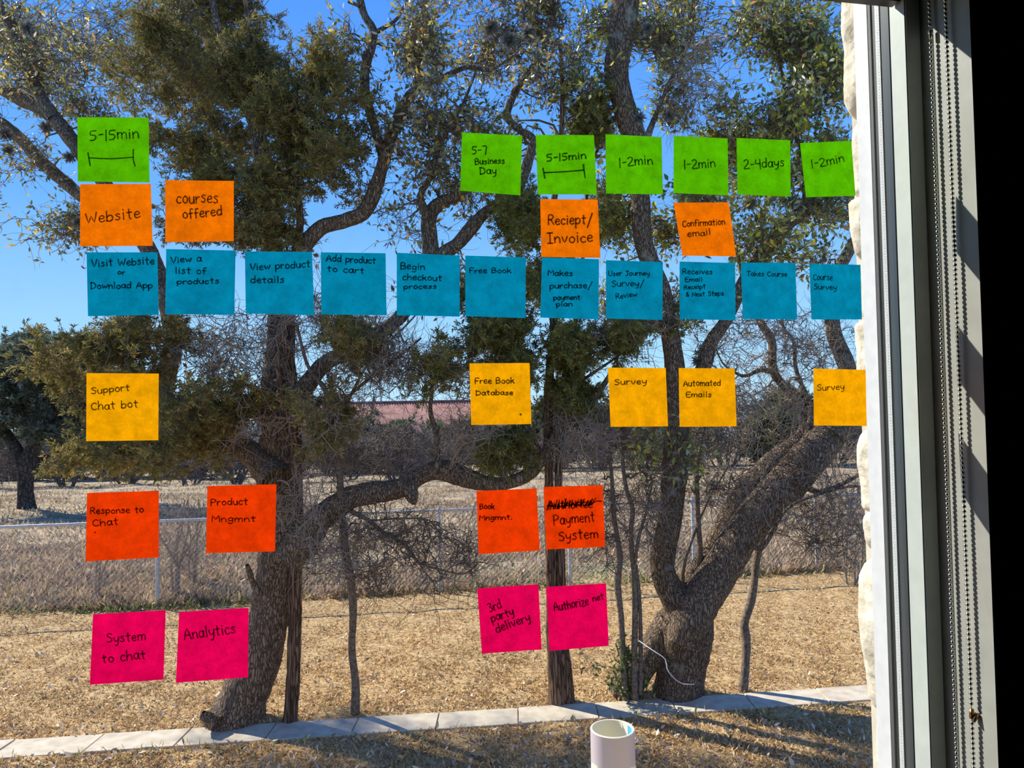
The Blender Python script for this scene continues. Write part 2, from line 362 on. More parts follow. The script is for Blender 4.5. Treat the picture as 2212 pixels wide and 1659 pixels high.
# fallen leaves
g = np.random.default_rng(9); n = 5200; y = 1/g.uniform(1/10.5, 1/4.7, n); y = np.where(g.uniform(0, 1, n) < .5, g.uniform(4.7, 6.6, n), y); x = g.uniform(-1, 1, n)*(y*.82)
kp = notcurb(x, y); x = x[kp]; y = y[kp]; n = len(x)
leaves(np.stack([x, y, terrain(x, y)+g.uniform(.005, .03, n)], 1), nrm(np.concatenate([g.normal(0, 1, (n, 2)), g.normal(0, .25, (n, 1))], 1)), g, (.04, .075), [(.46, .36, .26, 4), (.62, .52, .42, 2), (.30, .22, .15, 3), (.70, .45, .15, .3)], 'leaf', 'fallen_leaves', MAT['litter'], None)
tag(bpy.data.objects['fallen_leaves'], 'curled brown oak leaves scattered over the lawn by the curb', 'leaf litter')

# ================================================================ building shell and window
UE = gu(1950); FV = .031; UJ = UE + .025; JV = FV + .085    # glass edge, frame face depth, jamb plane, jamb end
UL = -1.02; ZB = 1.98; ZT = 3.60
blackm = noise_mat('shade_black_wall', (.012, .012, .011), (.016, .016, .015), 30, .95, .05, .001, spec=.05)  # near black: shade of the unlit room is put into the wall colour
def wall_boxes(name, boxes, mat, label=None):
    bm = bmesh.new()
    for b in boxes: box_uvz(bm, *b)
    o = from_bm(name, bm, mat); o['kind'] = 'structure'
    if label: o['label'] = label
    return o
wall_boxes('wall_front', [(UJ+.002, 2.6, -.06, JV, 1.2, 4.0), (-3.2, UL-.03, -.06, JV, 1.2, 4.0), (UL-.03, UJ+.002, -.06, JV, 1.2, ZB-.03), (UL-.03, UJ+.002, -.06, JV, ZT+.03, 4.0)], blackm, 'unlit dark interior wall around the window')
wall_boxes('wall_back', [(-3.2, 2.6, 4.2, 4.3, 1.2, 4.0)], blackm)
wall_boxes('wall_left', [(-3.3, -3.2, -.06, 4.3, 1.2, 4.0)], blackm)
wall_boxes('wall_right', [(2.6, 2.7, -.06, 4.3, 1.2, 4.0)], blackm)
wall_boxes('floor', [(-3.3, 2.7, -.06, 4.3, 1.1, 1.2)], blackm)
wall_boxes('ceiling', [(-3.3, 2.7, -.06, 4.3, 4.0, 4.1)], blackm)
def jamb_panel():
    bm = bmesh.new(); box_uvz(bm, UJ, UJ+.004, .0, JV+.0005, ZB-.03, ZT+.03); bmesh.ops.recalc_face_normals(bm, faces=bm.faces); return bm
o = from_bm('trim_1', jamb_panel(), noise_mat('jamb_paint', (.30, .30, .28), (.34, .34, .32), 25, .5, .1, .001)); o['kind'] = 'structure'; o['label'] = 'grey painted window reveal striped by sunlight and shadow'
# window unit
win = struct_root('window_1', 'large fixed window in a pale metal frame')
def ring(bm, u_in, u_out, va, vb, z_in, z_out):
    (ul, ur), (ol, orr) = u_in, u_out; (zb, zt), (ob, ot) = z_in, z_out
    box_uvz(bm, ur, orr, va, vb, ob, ot); box_uvz(bm, ol, ul, va, vb, ob, ot); box_uvz(bm, ul, ur, va, vb, ob, zb); box_uvz(bm, ul, ur, va, vb, zt, ot)
def ring_part(name, inset, va, vb, mat, bev=.001, lab=None):
    bm = bmesh.new(); ring(bm, (UL+inset, UE-inset), (UL-.025, UE+.0245), va, vb, (ZB+inset, ZT-inset), (ZB-.025, ZT+.025)); bmesh.ops.recalc_face_normals(bm, faces=bm.faces)
    if bev: bevel(bm, bev, 2)
    o = from_bm(name, bm, mat, win); 
    if lab: o['label'] = lab
    return o
whitem = noise_mat('white_metal', (.47, .475, .51), (.52, .525, .56), 60, .45, .05, .0005, spec=.4)
greenw = noise_mat('inner_white_metal', (.46, .50, .49), (.50, .54, .53), 40, .5, .05, .0005, spec=.3)
rub = M('black_rubber', (.012, .014, .015), .5, .4)
ring_part('outer_frame', 0.0, -.080, -.047, whitem, .0015, 'bright white outer metal frame')
ring_part('outer_gasket', .0, -.047, -.0400, M('grey_rubber', (.06, .06, .065), .6, .3), .0008)
ring_part('inner_gasket', -.002, -.0400, -.0310, rub, 0)
ring_part('spacer_bar', 0.0, -.0310, -.0220, noise_mat('spacer_metal', (.38, .40, .43), (.50, .52, .55), 500, .4, .4, .001), 0)
ring_part('glazing_seal', -.0015, -.0220, -.0185, rub, 0)
ring_part('glazing_bead', 0.0, -.0185, -.0010, M('slate_vinyl', (.035, .045, .055), .35, .5), .0015)
ring_part('inner_frame', 0.0, -.0010, FV, greenw, .0015, 'pale interior frame, lit on its edge')
# tiny holes of the spacer bar
bm = bmesh.new()
for i in range(330):
    z = ZB+.01+i*.0043; c = uvz(UE-.0003, -.0255, z); r_ = .0006
    vs = [bm.verts.new(c + GN*(r_*math.cos(a)) + Vector((0, 0, r_*math.sin(a)))) for a in (0, 1.57, 3.14, 4.71)]; bm.faces.new(vs)
from_bm('spacer_holes', bm, rub, win, kind='stuff')
def glass_mat():
    mt = bpy.data.materials.new('clear_glass'); mt.use_nodes = True; nt = mt.node_tree; nt.nodes.clear(); N = nt.nodes.new; L = nt.links.new
    tr = N('ShaderNodeBsdfTransparent'); tr.inputs[0].default_value = (.97, .985, .98, 1); gl = N('ShaderNodeBsdfGlossy'); gl.inputs['Roughness'].default_value = .02
    df = N('ShaderNodeBsdfDiffuse'); df.inputs[0].default_value = (.8, .8, .8, 1)
    fr = N('ShaderNodeFresnel'); ge = N('ShaderNodeNewGeometry'); io = N('ShaderNodeMapRange'); io.inputs[3].default_value = 1.22; io.inputs[4].default_value = 1/1.22; L(ge.outputs['Backfacing'], io.inputs[0]); L(io.outputs[0], fr.inputs[0]); m1 = N('ShaderNodeMixShader'); L(fr.outputs[0], m1.inputs[0]); L(tr.outputs[0], m1.inputs[1]); L(gl.outputs[0], m1.inputs[2])
    tc = N('ShaderNodeTexCoord'); n = N('ShaderNodeTexNoise'); n.inputs['Scale'].default_value = 14; n.inputs['Detail'].default_value = 4; L(tc.outputs['Object'], n.inputs[0])
    r = N('ShaderNodeValToRGB'); r.color_ramp.elements[0].position = .62; r.color_ramp.elements[1].position = .82; r.color_ramp.elements[1].color = (.05, .05, .05, 1); r.color_ramp.elements[0].color = (.004, .004, .004, 1); L(n.outputs['Fac'], r.inputs[0])
    m2 = N('ShaderNodeMixShader'); L(r.outputs[0], m2.inputs[0]); L(m1.outputs[0], m2.inputs[1]); L(df.outputs[0], m2.inputs[2])
    o = N('ShaderNodeOutputMaterial'); L(m2.outputs[0], o.inputs[0]); return mt
gm = glass_mat()
for v0 in (-.010, -.042):
    bm = bmesh.new(); box_uvz(bm, UL-.004, UE+.004, v0, v0+.004, ZB-.004, ZT+.004); bmesh.ops.recalc_face_normals(bm, faces=bm.faces); from_bm('pane', bm, gm, win)
# stone veneer past the frame: outline (y px, x px of the far edge)
ext = struct_root('wall_exterior', 'cream limestone veneer beside the window outside')
stone_m = noise_mat('limestone', (.52, .45, .36), (.68, .62, .53), 35, .95, 1.0, .006, 8, spec=.1)
prof = [(-60, 1815), (0, 1817), (70, 1817), (110, 1824), (170, 1822), (215, 1822), (245, 1838), (257, 1850), (264, 1849), (290, 1841), (340, 1838), (400, 1846), (424, 1838), (440, 1833), (500, 1836), (545, 1846), (562, 1857), (600, 1856), (660, 1858), (686, 1856), (700, 1845), (760, 1850), (830, 1852), (900, 1862), (925, 1862), (960, 1852), (1000, 1851), (1050, 1858), (1108, 1861), (1165, 1868), (1188, 1880), (1208, 1884), (1222, 1866), (1245, 1855), (1330, 1853), (1400, 1862), (1430, 1868), (1500, 1874), (1530, 1888), (1540, 1895), (1556, 1897), (1575, 1893), (1700, 1894)]
cuts = [-60, 258, 424, 565, 690, 925, 1108, 1198, 1538, 1700]
VF = -.175
for a, b in zip(cuts[:-1], cuts[1:]):
    ysn = np.linspace(a+2, b-2, max(8, int((b-a)/7))); pv = []; nv = 11; NR = len(ysn)
    g = np.random.default_rng(int(a+100))
    for iy, yy in enumerate(ysn):
        xx = np.interp(yy, [p[0] for p in prof], [p[1] for p in prof]); q = on_glass(xx, yy, VF); uf = (q-G0).dot(GU); z = q.z
        if iy == 0 or iy == NR-1: uf += .012
        elif iy == 1 or iy == NR-2: uf += .003
        for k in range(nv+3):
            if k < nv:
                t = k/(nv-1); v = VF + t*(-.082-VF); u = uf + t*.012 + .010*(1-t)*0
                nn = float(fnoise(np.array([[v*60, z*30, a]]), 1.2, 3)[0])*.004 + g.normal(0, .0012)
                u += nn if k else nn*.3
                if k == 0: v += .0; u += .0
            elif k == nv: v = -.082; u = UE+.16
            elif k == nv+1: v = VF-.02; u = UE+.16
            else: v = VF-.015; u = uf+.012
            pv.append(uvz(u, v, z))
    W_ = nv+3; Fc = []
    for i in range(NR-1):
        for k in range(W_): Fc.append((i*W_+k, i*W_+(k+1) % W_, (i+1)*W_+(k+1) % W_, (i+1)*W_+k))
    bm = bmesh.new(); bv = [bm.verts.new(p) for p in pv]
    for f in Fc: bm.faces.new([bv[i] for i in f])
    bm.faces.new(bv[:W_]); bm.faces.new(bv[-W_:]); bmesh.ops.recalc_face_normals(bm, faces=bm.faces)
    from_bm('stone', bm, stone_m, ext, smooth=True)
bm = bmesh.new(); box_uvz(bm, UE+.085, 2.6, VF-.03, -.062, -.2, 4.0); box_uvz(bm, -3.2, UL-.06, VF-.03, -.062, -.2, 4.0); box_uvz(bm, UL-.06, UE+.085, VF-.03, -.085, -.2, ZB-.05); box_uvz(bm, UL-.06, UE+.085, VF-.03, -.085, ZT+.06, 4.0)
from_bm('mortar_backing', bm, noise_mat('mortar', (.45, .40, .33), (.55, .5, .42), 20, .95, .5, .004), ext)
# roller shade bar at the top
shade = thing('roller_shade', 'dark brown roller shade bar at the top of the window', 'window shade')
zb = on_glass(1920, 7, .02).z
bm = bmesh.new(); box_uvz(bm, UL+.005, UE-.001, .008, .030, zb, zb+.02); bevel(bm, .003, 2); from_bm('hem_bar', bm, M('brown_metal', (.05, .03, .025), .4, .5), shade)
bm = bmesh.new(); box_uvz(bm, UL+.006, UE-.002, .018, .020, zb+.02, ZT-.002); from_bm('fabric', bm, M('shade_cloth', (.04, .035, .03), .9, .1), shade)
bm = bmesh.new(); box_uvz(bm, UL+.0, UJ-.002, .034, JV-.012, zb+.045, zb+.12); bevel(bm, .004, 2); from_bm('cassette', bm, M('bronze_metal', (.03, .028, .028), .5, .4), shade)
# ball chain
chain = thing('bead_chain', 'metal bead chain loop hanging beside the sunlit window jamb', 'pull chain')
chrome = M('nickel', (.75, .73, .68), .18, .5, 1.0); brass = M('aged_brass', (.35, .22, .10), .35, .5, 1.0)
def strand_xy(t, lam):
    J = None; c = uvz(UE+.025, FV, 0)
    d = (t*c.y-c.x)/(GN.x*1 - t*GN.y); p = c + GN*d; s_ = Vector((.84, -.545, 0)); p = p - s_*lam; return p
sph = bmesh.new(); bmesh.ops.create_uvsphere(sph, u_segments=10, v_segments=7, radius=1); sph.verts.ensure_lookup_table()
SV = np.array([v.co[:] for v in sph.verts]); 
bmesh.ops.triangulate(sph, faces=sph.faces); SF = np.array([[v.index for v in f.verts] for f in sph.faces]); sph.free()
for nm_, (tj, lam, zconn) in enumerate(((.5919, .0085, 75), (.615, .0091, 1542))):
    p = strand_xy(tj, lam); zs = np.arange(2.02, zb+.05, .0064); acc = Acc()
    pxr = (p.x/p.y)*F+1106
    zc = EYE + (at(pxr, zconn, p.y).z-EYE)
    for z in zs:
        if abs(z-zc) < .0085: continue
        acc.add(SV*.0027 + np.array([p.x, p.y, z]), SF)
    acc.build('beads', chrome, chain, smooth=True, kind='stuff')
    V, Fc = tubes(np.array([[(p.x, p.y, z) for z in np.linspace(2.02, zb+.05, 4)]]), np.full((1, 4), .0006), 6); mesh('cord', V, Fc, chrome, chain)
    bm = bmesh.new(); bmesh.ops.create_cone(bm, cap_ends=True, segments=12, radius1=.0031, radius2=.0031, depth=.013); bevel(bm, .0008, 2)
    bmesh.ops.translate(bm, verts=bm.verts, vec=(p.x, p.y, zc)); o = from_bm('connector', bm, brass if nm_ else chrome, chain, smooth=True)
    if nm_:
        o['label'] = 'brown brass connector'
        bm = bmesh.new(); bmesh.ops.create_cone(bm, cap_ends=True, segments=10, radius1=.0022, radius2=.0034, depth=.012)
        bmesh.ops.rotate(bm, verts=bm.verts, cent=(0, 0, 0), matrix=Matrix.Rotation(.5, 3, 'Y')); bmesh.ops.translate(bm, verts=bm.verts, vec=(p.x+.003, p.y-.003, zc-.004)); from_bm('stop_bell', bm, brass, chain, smooth=True)
#@@TREES
# ================================================================ trees
T = Tree('live_oak', 'large live oak at left, trunk behind the curb, one limb reaching far right', 'tree')
bk = MAT['oak']
T.limb('trunk', [(500, 1578, 122, 6.70), (510, 1550, 112), (530, 1500, 98), (560, 1430, 90), (578, 1350, 84), (590, 1290, 84), (603, 1200, 86), (600, 1130, 80), (598, 1060, 82), (596, 1000, 88), (603, 930, 74), (600, 860, 72), (602, 800, 66), (608, 720, 60), (605, 650, 52), (590, 560, 48), (580, 470, 42), (575, 390, 38), (560, 300, 36), (545, 250, 30), (500, 150, 24), (470, 60, 16), (450, -60, 10, 6.8)], bk, 22, .07, .03, True)
T.limb('limb', [(598, 1040, 74, 6.5), (560, 992, 60), (519, 965, 50), (450, 930, 42), (385, 890, 38), (354, 850, 38), (362, 800, 40), (374, 750, 38), (368, 690, 36), (345, 600, 36), (300, 505, 34), (230, 452, 32), (175, 422, 28), (130, 385, 28), (85, 345, 28), (45, 300, 24), (0, 262, 19), (-80, 230, 16, 9.2), (-200, 200, 12, 10.6)], bk, 14, .09)
T.limb('limb', [(310, 520, 36, 7.4), (235, 410, 30), (178, 335, 30), (130, 270, 32), (95, 237, 32), (45, 213, 32), (0, 190, 27, 8.4), (-70, 160, 22, 9.4), (-180, 120, 14, 10.8)], bk, 12, .09)
T.limb('limb', [(120, 262, 30, 7.9), (75, 185, 26), (50, 120, 26), (25, 60, 24), (0, 15, 22, 8.8), (-30, -60, 16, 9.8)], bk, 12, .09)
T.limb('limb', [(620, 1215, 60, 6.5), (652, 1172, 72), (692, 1122, 62), (730, 1090, 50), (775, 1069, 48), (830, 1062, 44), (872, 1052, 46), (905, 1028, 40), (945, 1016, 44), (985, 1024, 44), (1040, 1042, 34), (1090, 1045, 30), (1140, 1025, 30), (1175, 985, 28), (1205, 940, 25), (1216, 895, 24), (1250, 876, 22), (1290, 850, 14), (1330, 790, 8, 6.9)], bk, 18, .13, .022)
T.limb('burl', [(884, 1050, 30, 6.45), (890, 1068, 30), (893, 1082, 20), (894, 1090, 6, 6.42)], bk, 10, .2, .01)
T.limb('burl', [(462, 1562, 40, 6.45), (450, 1552, 30), (443, 1545, 26), (440, 1538, 8, 6.4)], bk, 10, .2, .01)
T.limb('limb', [(615, 905, 50, 6.5), (645, 855, 44), (672, 820, 38), (702, 785, 34), (750, 760, 30), (800, 730, 30), (860, 690, 30), (915, 620, 32), (930, 560, 36), (928, 520, 36), (925, 475, 33), (945, 442, 28), (985, 425, 24), (1003, 420, 12, 6.7)], bk, 14, .12)
T.limb('limb', [(605, 640, 44, 6.5), (640, 560, 40), (690, 495, 34), (750, 475, 30), (790, 455, 32), (815, 395, 30), (832, 340, 26), (850, 280, 28), (880, 215, 24), (905, 180, 20), (898, 110, 18), (922, 65, 18), (916, 10, 16), (920, -60, 12, 6.6)], bk, 12, .12)
T.limb('limb', [(832, 350, 24, 6.6), (805, 260, 20), (790, 200, 20), (789, 150, 20), (801, 104, 21), (806, 66, 20), (787, 32, 18), (778, 0, 17), (770, -60, 14, 6.8)], bk, 12, .1)
T.limb('branch', [(808, 72, 12, 6.7), (840, 54, 9), (858, 40, 8), (872, 15, 6), (890, -20, 4, 6.6)], bk, 8, .1)
T.limb('branch', [(778, 14, 8, 6.7), (765, 8, 8), (752, 4, 6, 6.7)], bk, 8, .1)
T.limb('branch', [(925, 470, 24, 6.6), (908, 425, 16), (930, 382, 14), (948, 318, 12), (978, 262, 10), (1000, 225, 7), (1030, 150, 5, 6.4)], bk, 8, .12)
T.limb('branch', [(900, 190, 14, 6.6), (950, 170, 12), (1010, 145, 10), (1060, 150, 8), (1110, 120, 6, 6.4)], bk, 8, .12)
T.limb('limb', [(928, 560, 34, 6.6), (960, 545, 30), (990, 525, 29), (1020, 490, 28), (1050, 458, 26), (1085, 438, 24), (1122, 400, 22), (1140, 350, 22), (1150, 300, 18), (1120, 280, 14), (1096, 250, 17), (1108, 210, 17), (1125, 180, 14), (1165, 120, 11), (1190, 60, 8), (1200, -40, 6, 6.9)], bk, 10, .12)
T.limb('branch', [(945, 1010, 18, 6.5), (943, 940, 15), (930, 890, 12), (934, 830, 8), (925, 790, 5, 6.6)], bk, 8, .15)
T.limb('branch', [(972, 1012, 16, 6.5), (998, 968, 9), (1018, 930, 7), (1032, 880, 4), (1050, 850, 3, 6.4)], bk, 8, .15)
T.limb('branch', [(562, 1285, 18, 6.42), (548, 1262, 13), (540, 1240, 12), (534, 1220, 9, 6.3)], bk, 8, .15, .015)
lc = [(95, 160, 110, 130, 8.3, 100, 1, 1.2), (190, 120, 55, 75, 7.9, 36, 1), (50, 60, 90, 70, 8.6, 50, .9, 1.2), (190, 230, 60, 50, 7.6, 45, 1), (40, 330, 60, 70, 7.9, 35, .7), (120, 480, 60, 60, 7.6, 40, .9), (90, 520, 60, 22, 7.6, 12, .9), (-120, 200, 150, 220, 8.2, 60, 1),
      (-220, 230, 190, 220, 10.5, 240, 1, 1.5), (60, 130, 120, 130, 10.8, 150, 1, 1.4), (140, -95, 270, 85, 12, 300, 1, 1.2), (-150, 60, 110, 150, 11.5, 180, 1, 1.3), (330, 130, 120, 130, 10.6, 130, 1, 1.2), (-60, 420, 110, 60, 10.4, 60, 1, 1.0),  # deep, mostly off-frame foliage added to shade the curb and foreground grass
      (900, 120, 110, 110, 6.5, 100, .8), (970, 240, 110, 90, 6.4, 95, .8), (890, 330, 80, 80, 6.6, 50, .7), (1050, 120, 110, 100, 7.5, 100, .8), (760, 140, 55, 60, 6.7, 26, .7), (960, 380, 100, 50, 6.6, 55, .7), (1150, 60, 100, 75, 7.2, 80, .8), (1190, 170, 85, 75, 6.7, 55, .8), (1040, 420, 80, 55, 6.6, 30, .7), (870, 470, 80, 55, 6.7, 28, .5), (1000, -60, 300, 80, 7.6, 110, .9), (960, 620, 100, 60, 6.6, 30, .4),
      (420, 780, 90, 90, 7.0, 30, .5)]
T.grow(lc, MAT['twig'], MAT['leaf'], palette=OAKP, seed=2, nleaf=3, leaf=(.04, .075))
bare = [(560, 760, 120, 100, 6.6, 90), (440, 760, 70, 90, 6.8, 40), (720, 690, 110, 60, 6.5, 90), (800, 780, 110, 60, 6.5, 80), (690, 900, 90, 90, 6.4, 50), (560, 900, 100, 100, 6.6, 36), (760, 1180, 100, 80, 6.4, 60), (660, 1090, 110, 90, 6.3, 40), (1040, 960, 110, 60, 6.7, 50), (1260, 950, 80, 80, 6.8, 70), (1040, 830, 80, 60, 6.7, 40), (900, 780, 80, 60, 6.6, 40)]
T.grow(bare, MAT['greytwig'], None, tname='bare_twigs', seed=3, nleaf=0, sub=5, sublen=(.12, .45), curl=.16, r1=.0042, subr=.0030)

R_ = Tree('forked_oak', 'forked oak right of centre with two thick limbs leaning right and one tall upright stem', 'tree')
bk2 = MAT['oak2']
R_.limb('trunk', [(1458, 1516, 96, 7.15), (1468, 1460, 100), (1478, 1400, 108), (1482, 1350, 112), (1474, 1310, 84), (1448, 1275, 60), (1431, 1235, 54), (1433, 1190, 52), (1446, 1130, 50), (1452, 1076, 52), (1458, 1010, 54), (1461, 950, 54), (1462, 880, 48), (1458, 800, 44), (1449, 730, 40), (1441, 690, 38), (1436, 640, 34), (1410, 580, 40), (1389, 520, 42), (1385, 450, 43), (1378, 380, 46), (1370, 300, 52), (1345, 220, 48), (1331, 150, 52), (1342, 80, 58), (1352, 0, 62), (1360, -90, 56, 6.6)], bk2, 22, .06, .03, True)
R_.limb('limb', [(1468, 1390, 60, 6.93), (1490, 1340, 84), (1522, 1285, 80), (1560, 1225, 78), (1600, 1160, 78), (1645, 1100, 80), (1695, 1048, 80), (1745, 992, 80), (1795, 935, 70), (1832, 860, 46), (1828, 790, 38), (1806, 735, 34), (1797, 690, 32), (1800, 610, 28), (1835, 540, 24), (1870, 480, 18), (1900, 400, 12, 7.2)], bk, 20, .06)
R_.limb('limb', [(1795, 940, 60, 7.0), (1850, 880, 52), (1905, 800, 44), (1950, 700, 36), (1980, 560, 26), (1960, 380, 18, 7.2)], bk, 12, .08)
R_.limb('limb', [(1330, 1508, 46, 7.1), (1358, 1478, 62), (1388, 1438, 62), (1428, 1375, 66), (1478, 1300, 60), (1530, 1212, 58), (1570, 1140, 58), (1615, 1062, 58), (1675, 1000, 54), (1728, 955, 42), (1740, 911, 26), (1713, 857, 20), (1672, 804, 18), (1667, 737, 18), (1643, 696, 16), (1612, 620, 12), (1590, 540, 8, 7.4)], bk, 16, .08)
R_.limb('limb', [(1462, 930, 40, 6.95), (1492, 850, 30), (1522, 788, 30), (1537, 737, 30), (1566, 696, 28), (1602, 620, 29), (1640, 560, 30), (1678, 506, 32), (1719, 468, 30), (1754, 440, 24), (1800, 395, 16), (1850, 330, 10), (1880, 250, 6, 7.2)], bk, 12, .1)
R_.limb('branch', [(1668, 802, 13, 7.2), (1640, 800, 9), (1611, 812, 8), (1590, 806, 6), (1562, 785, 4), (1545, 750, 3, 7.1)], bk, 8, .1)
R_.limb('branch', [(1745, 945, 16, 7.1), (1750, 880, 10), (1720, 800, 8), (1715, 740, 7), (1690, 700, 6), (1700, 640, 4, 7.2)], bk, 8, .1)
R_.limb('branch', [(1740, 450, 14, 7.1), (1735, 340, 9), (1700, 240, 8), (1690, 160, 6), (1660, 80, 5, 7.0)], bk, 8, .1)
R_.limb('branch', [(1385, 330, 20, 6.7), (1420, 240, 10), (1450, 170, 8), (1490, 90, 6), (1500, 20, 4, 6.5)], bk2, 8, .1)
R_.limb('branch', [(1600, 1165, 14, 6.85), (1640, 1185, 11), (1660, 1165, 9), (1700, 1100, 7), (1760, 1070, 8), (1840, 1050, 6), (1870, 1060, 4, 6.6)], bk, 8, .1)
R_.limb('branch', [(1720, 1040, 16, 6.85), (1770, 1062, 12), (1830, 1040, 8), (1880, 1010, 5, 6.6)], bk, 8, .1)
rc = [(1290, 60, 80, 80, 7.7, 80, .9, .7), (1440, 110, 75, 100, 7.6, 85, .7, .7), (1460, 230, 60, 70, 7.0, 50, .5, .5), (1260, 180, 60, 90, 6.7, 50, .8), (1280, 300, 50, 60, 7.3, 36, .8, .5),
      (1620, 60, 90, 70, 7.0, 60, .9), (1730, 80, 110, 90, 7.0, 130, 1), (1770, 190, 80, 90, 7.0, 110, 1), (1690, 260, 110, 50, 7.0, 90, 1), (1620, 300, 100, 45, 7.0, 80, 1), (1540, 270, 60, 30, 7.0, 25, .9), (1790, 330, 70, 60, 7.0, 60, 1), (1660, 390, 120, 50, 7.1, 90, .9), (1520, 430, 90, 50, 7.0, 60, .9), (1800, 470, 70, 60, 7.1, 60, .9), (1620, 520, 100, 60, 7.1, 60, .8), (1445, 520, 70, 60, 7.5, 46, .8, .5), (1340, 480, 50, 70, 7.5, 36, .9, .5), (1700, 560, 110, 40, 7.1, 50, .7), (1740, -60, 250, 80, 7.0, 110, 1), (1450, -60, 150, 80, 7.8, 60, .8, .7),
      (1400, 940, 40, 70, 6.7, 30, 1), (1485, 1000, 30, 40, 6.7, 16, 1), (1350, 620, 60, 60, 7.0, 40, .6), (1500, 640, 60, 60, 7.0, 40, .5), (1960, 250, 80, 250, 7.0, 60, 1)]
R_.grow(rc, MAT['twig'], MAT['leaf'], palette=OAKR, seed=5, nleaf=3, leaf=(.05, .085))
rb = [(1600, 740, 110, 80, 7.1, 70), (1740, 750, 100, 80, 7.1, 90), (1650, 880, 100, 80, 7.3, 70), (1330, 730, 90, 70, 7.0, 60), (1580, 1060, 110, 110, 7.1, 45), (1790, 1110, 90, 100, 6.8, 90), (1400, 1080, 80, 110, 6.9, 40), (1500, 200, 60, 80, 6.6, 40), (1540, 880, 80, 80, 7.2, 50)]
R_.grow(rb, MAT['greytwig'], None, tname='bare_twigs', seed=6, nleaf=0, sub=5, sublen=(.12, .45), curl=.16, r1=.0042, subr=.0030)

J = Tree('juniper', 'tall juniper with a slim straight trunk beside the left oak and a dense dark crown', 'tree')
jb = MAT['juniper']
J.limb('trunk', [(626, 1568, 34, 6.66), (629, 1530, 31), (634, 1450, 30), (637, 1350, 29), (638, 1250, 28), (641, 1150, 27), (641, 1050, 26), (640, 950, 25), (636, 870, 24), (628, 790, 21), (618, 720, 19), (625, 640, 18), (648, 475, 17), (622, 350, 15), (582, 240, 13), (545, 100, 10), (520, -80, 7, 6.4)], jb, 14, .08)
J.limb('branch', [(638, 960, 12, 6.4), (610, 850, 11), (600, 760, 10), (620, 680, 9), (680, 640, 6, 6.2)], jb, 8, .08)
J.limb('branch', [(636, 905, 10, 6.4), (560, 898, 9), (480, 900, 8), (390, 893, 7), (300, 898, 5), (240, 930, 4, 6.2)], jb, 8, .06)
J.limb('branch', [(640, 1010, 10, 6.35), (700, 930, 8), (760, 850, 7), (850, 780, 6), (910, 730, 4, 6.2)], jb, 8, .06)
jc = [(470, 50, 180, 90, 8.2, 150, 1, 1.1), (350, 60, 80, 80, 6.6, 45), (420, 190, 120, 80, 8.0, 90, 1, 1.1), (560, 160, 150, 100, 6.5, 110), (330, 215, 60, 45, 6.5, 26), (400, 320, 100, 60, 6.5, 60), (650, 290, 130, 80, 6.3, 90), (710, 180, 80, 70, 6.3, 40), (760, 260, 60, 60, 6.3, 30), (590, 400, 160, 70, 6.4, 80), (430, 460, 90, 70, 6.4, 45), (740, 380, 70, 55, 6.4, 26), (560, 510, 150, 60, 6.6, 45), (480, -90, 260, 80, 8.4, 90, 1, 1.2), (520, 300, 120, 60, 8.6, 60, 1, 1)]
J.grow(jc, MAT['twig'], MAT['needle'], 'foliage', palette=JUNP, kind='tuft', seed=8, sub=8, sublen=(.06, .20), nleaf=6, leaf=(.025, .055))
jl = [(230, 740, 100, 45, 6.3, 50), (180, 810, 65, 45, 6.3, 26), (330, 705, 70, 30, 6.3, 24), (290, 800, 70, 40, 6.3, 18), (240, 985, 80, 28, 6.2, 35), (440, 920, 80, 50, 6.2, 45), (410, 980, 50, 40, 6.2, 28), (500, 860, 80, 40, 6.3, 28), (340, 960, 50, 30, 6.2, 14), (760, 740, 70, 50, 6.2, 35), (700, 900, 60, 90, 6.3, 26)]
J.grow(jl, MAT['twig'], MAT['needle'], 'low_foliage', tname='low_twigs', palette=JUNP+[(.36,.27,.09,5)], kind='tuft', seed=9, sub=8, sublen=(.06, .2), nleaf=8, leaf=(.025, .055))

J2 = Tree('juniper', 'dark twin-stemmed juniper rising at the middle, straight behind the curb', 'tree')
J2.limb('stem', [(1204, 1528, 42, 6.95), (1200, 1450, 34), (1192, 1350, 26), (1190, 1230, 23), (1186, 1120, 21), (1186, 1020, 20), (1184, 900, 22), (1188, 800, 20), (1196, 700, 17), (1180, 580, 15), (1195, 450, 14), (1210, 330, 12), (1215, 200, 10), (1210, 90, 7, 6.9)], jb, 12, .09)
J2.limb('stem', [(1224, 1528, 38, 6.98), (1220, 1450, 32), (1212, 1350, 25), (1210, 1230, 22), (1208, 1120, 19), (1206, 1020, 18), (1215, 900, 14), (1232, 780, 11), (1250, 640, 9), (1265, 480, 8), (1270, 300, 6, 7.0)], jb, 12, .09)
J2.limb('branch', [(1190, 1010, 9, 6.75), (1150, 940, 8), (1120, 860, 6), (1090, 760, 5, 6.7)], jb, 8, .08)
J2.limb('branch', [(1200, 860, 9, 6.8), (1260, 820, 7), (1320, 780, 5), (1380, 740, 3, 6.9)], jb, 8, .08)
c2 = [(1070, 720, 85, 50, 6.8, 75), (1110, 790, 55, 55, 6.8, 45), (1100, 975, 60, 50, 6.8, 50), (1120, 490, 70, 50, 6.9, 60), (1270, 250, 40, 60, 7.1, 40), (1220, 770, 80, 70, 6.9, 60), (1250, 850, 70, 50, 6.9, 40), (1340, 730, 60, 40, 6.9, 28), (1060, 310, 40, 25, 6.9, 14), (930, 820, 50, 50, 6.8, 22), (1310, 470, 40, 60, 7.1, 30), (1490, 700, 40, 30, 7.2, 14), (1000, 640, 100, 50, 6.8, 40), (1180, 620, 100, 60, 6.9, 50)]
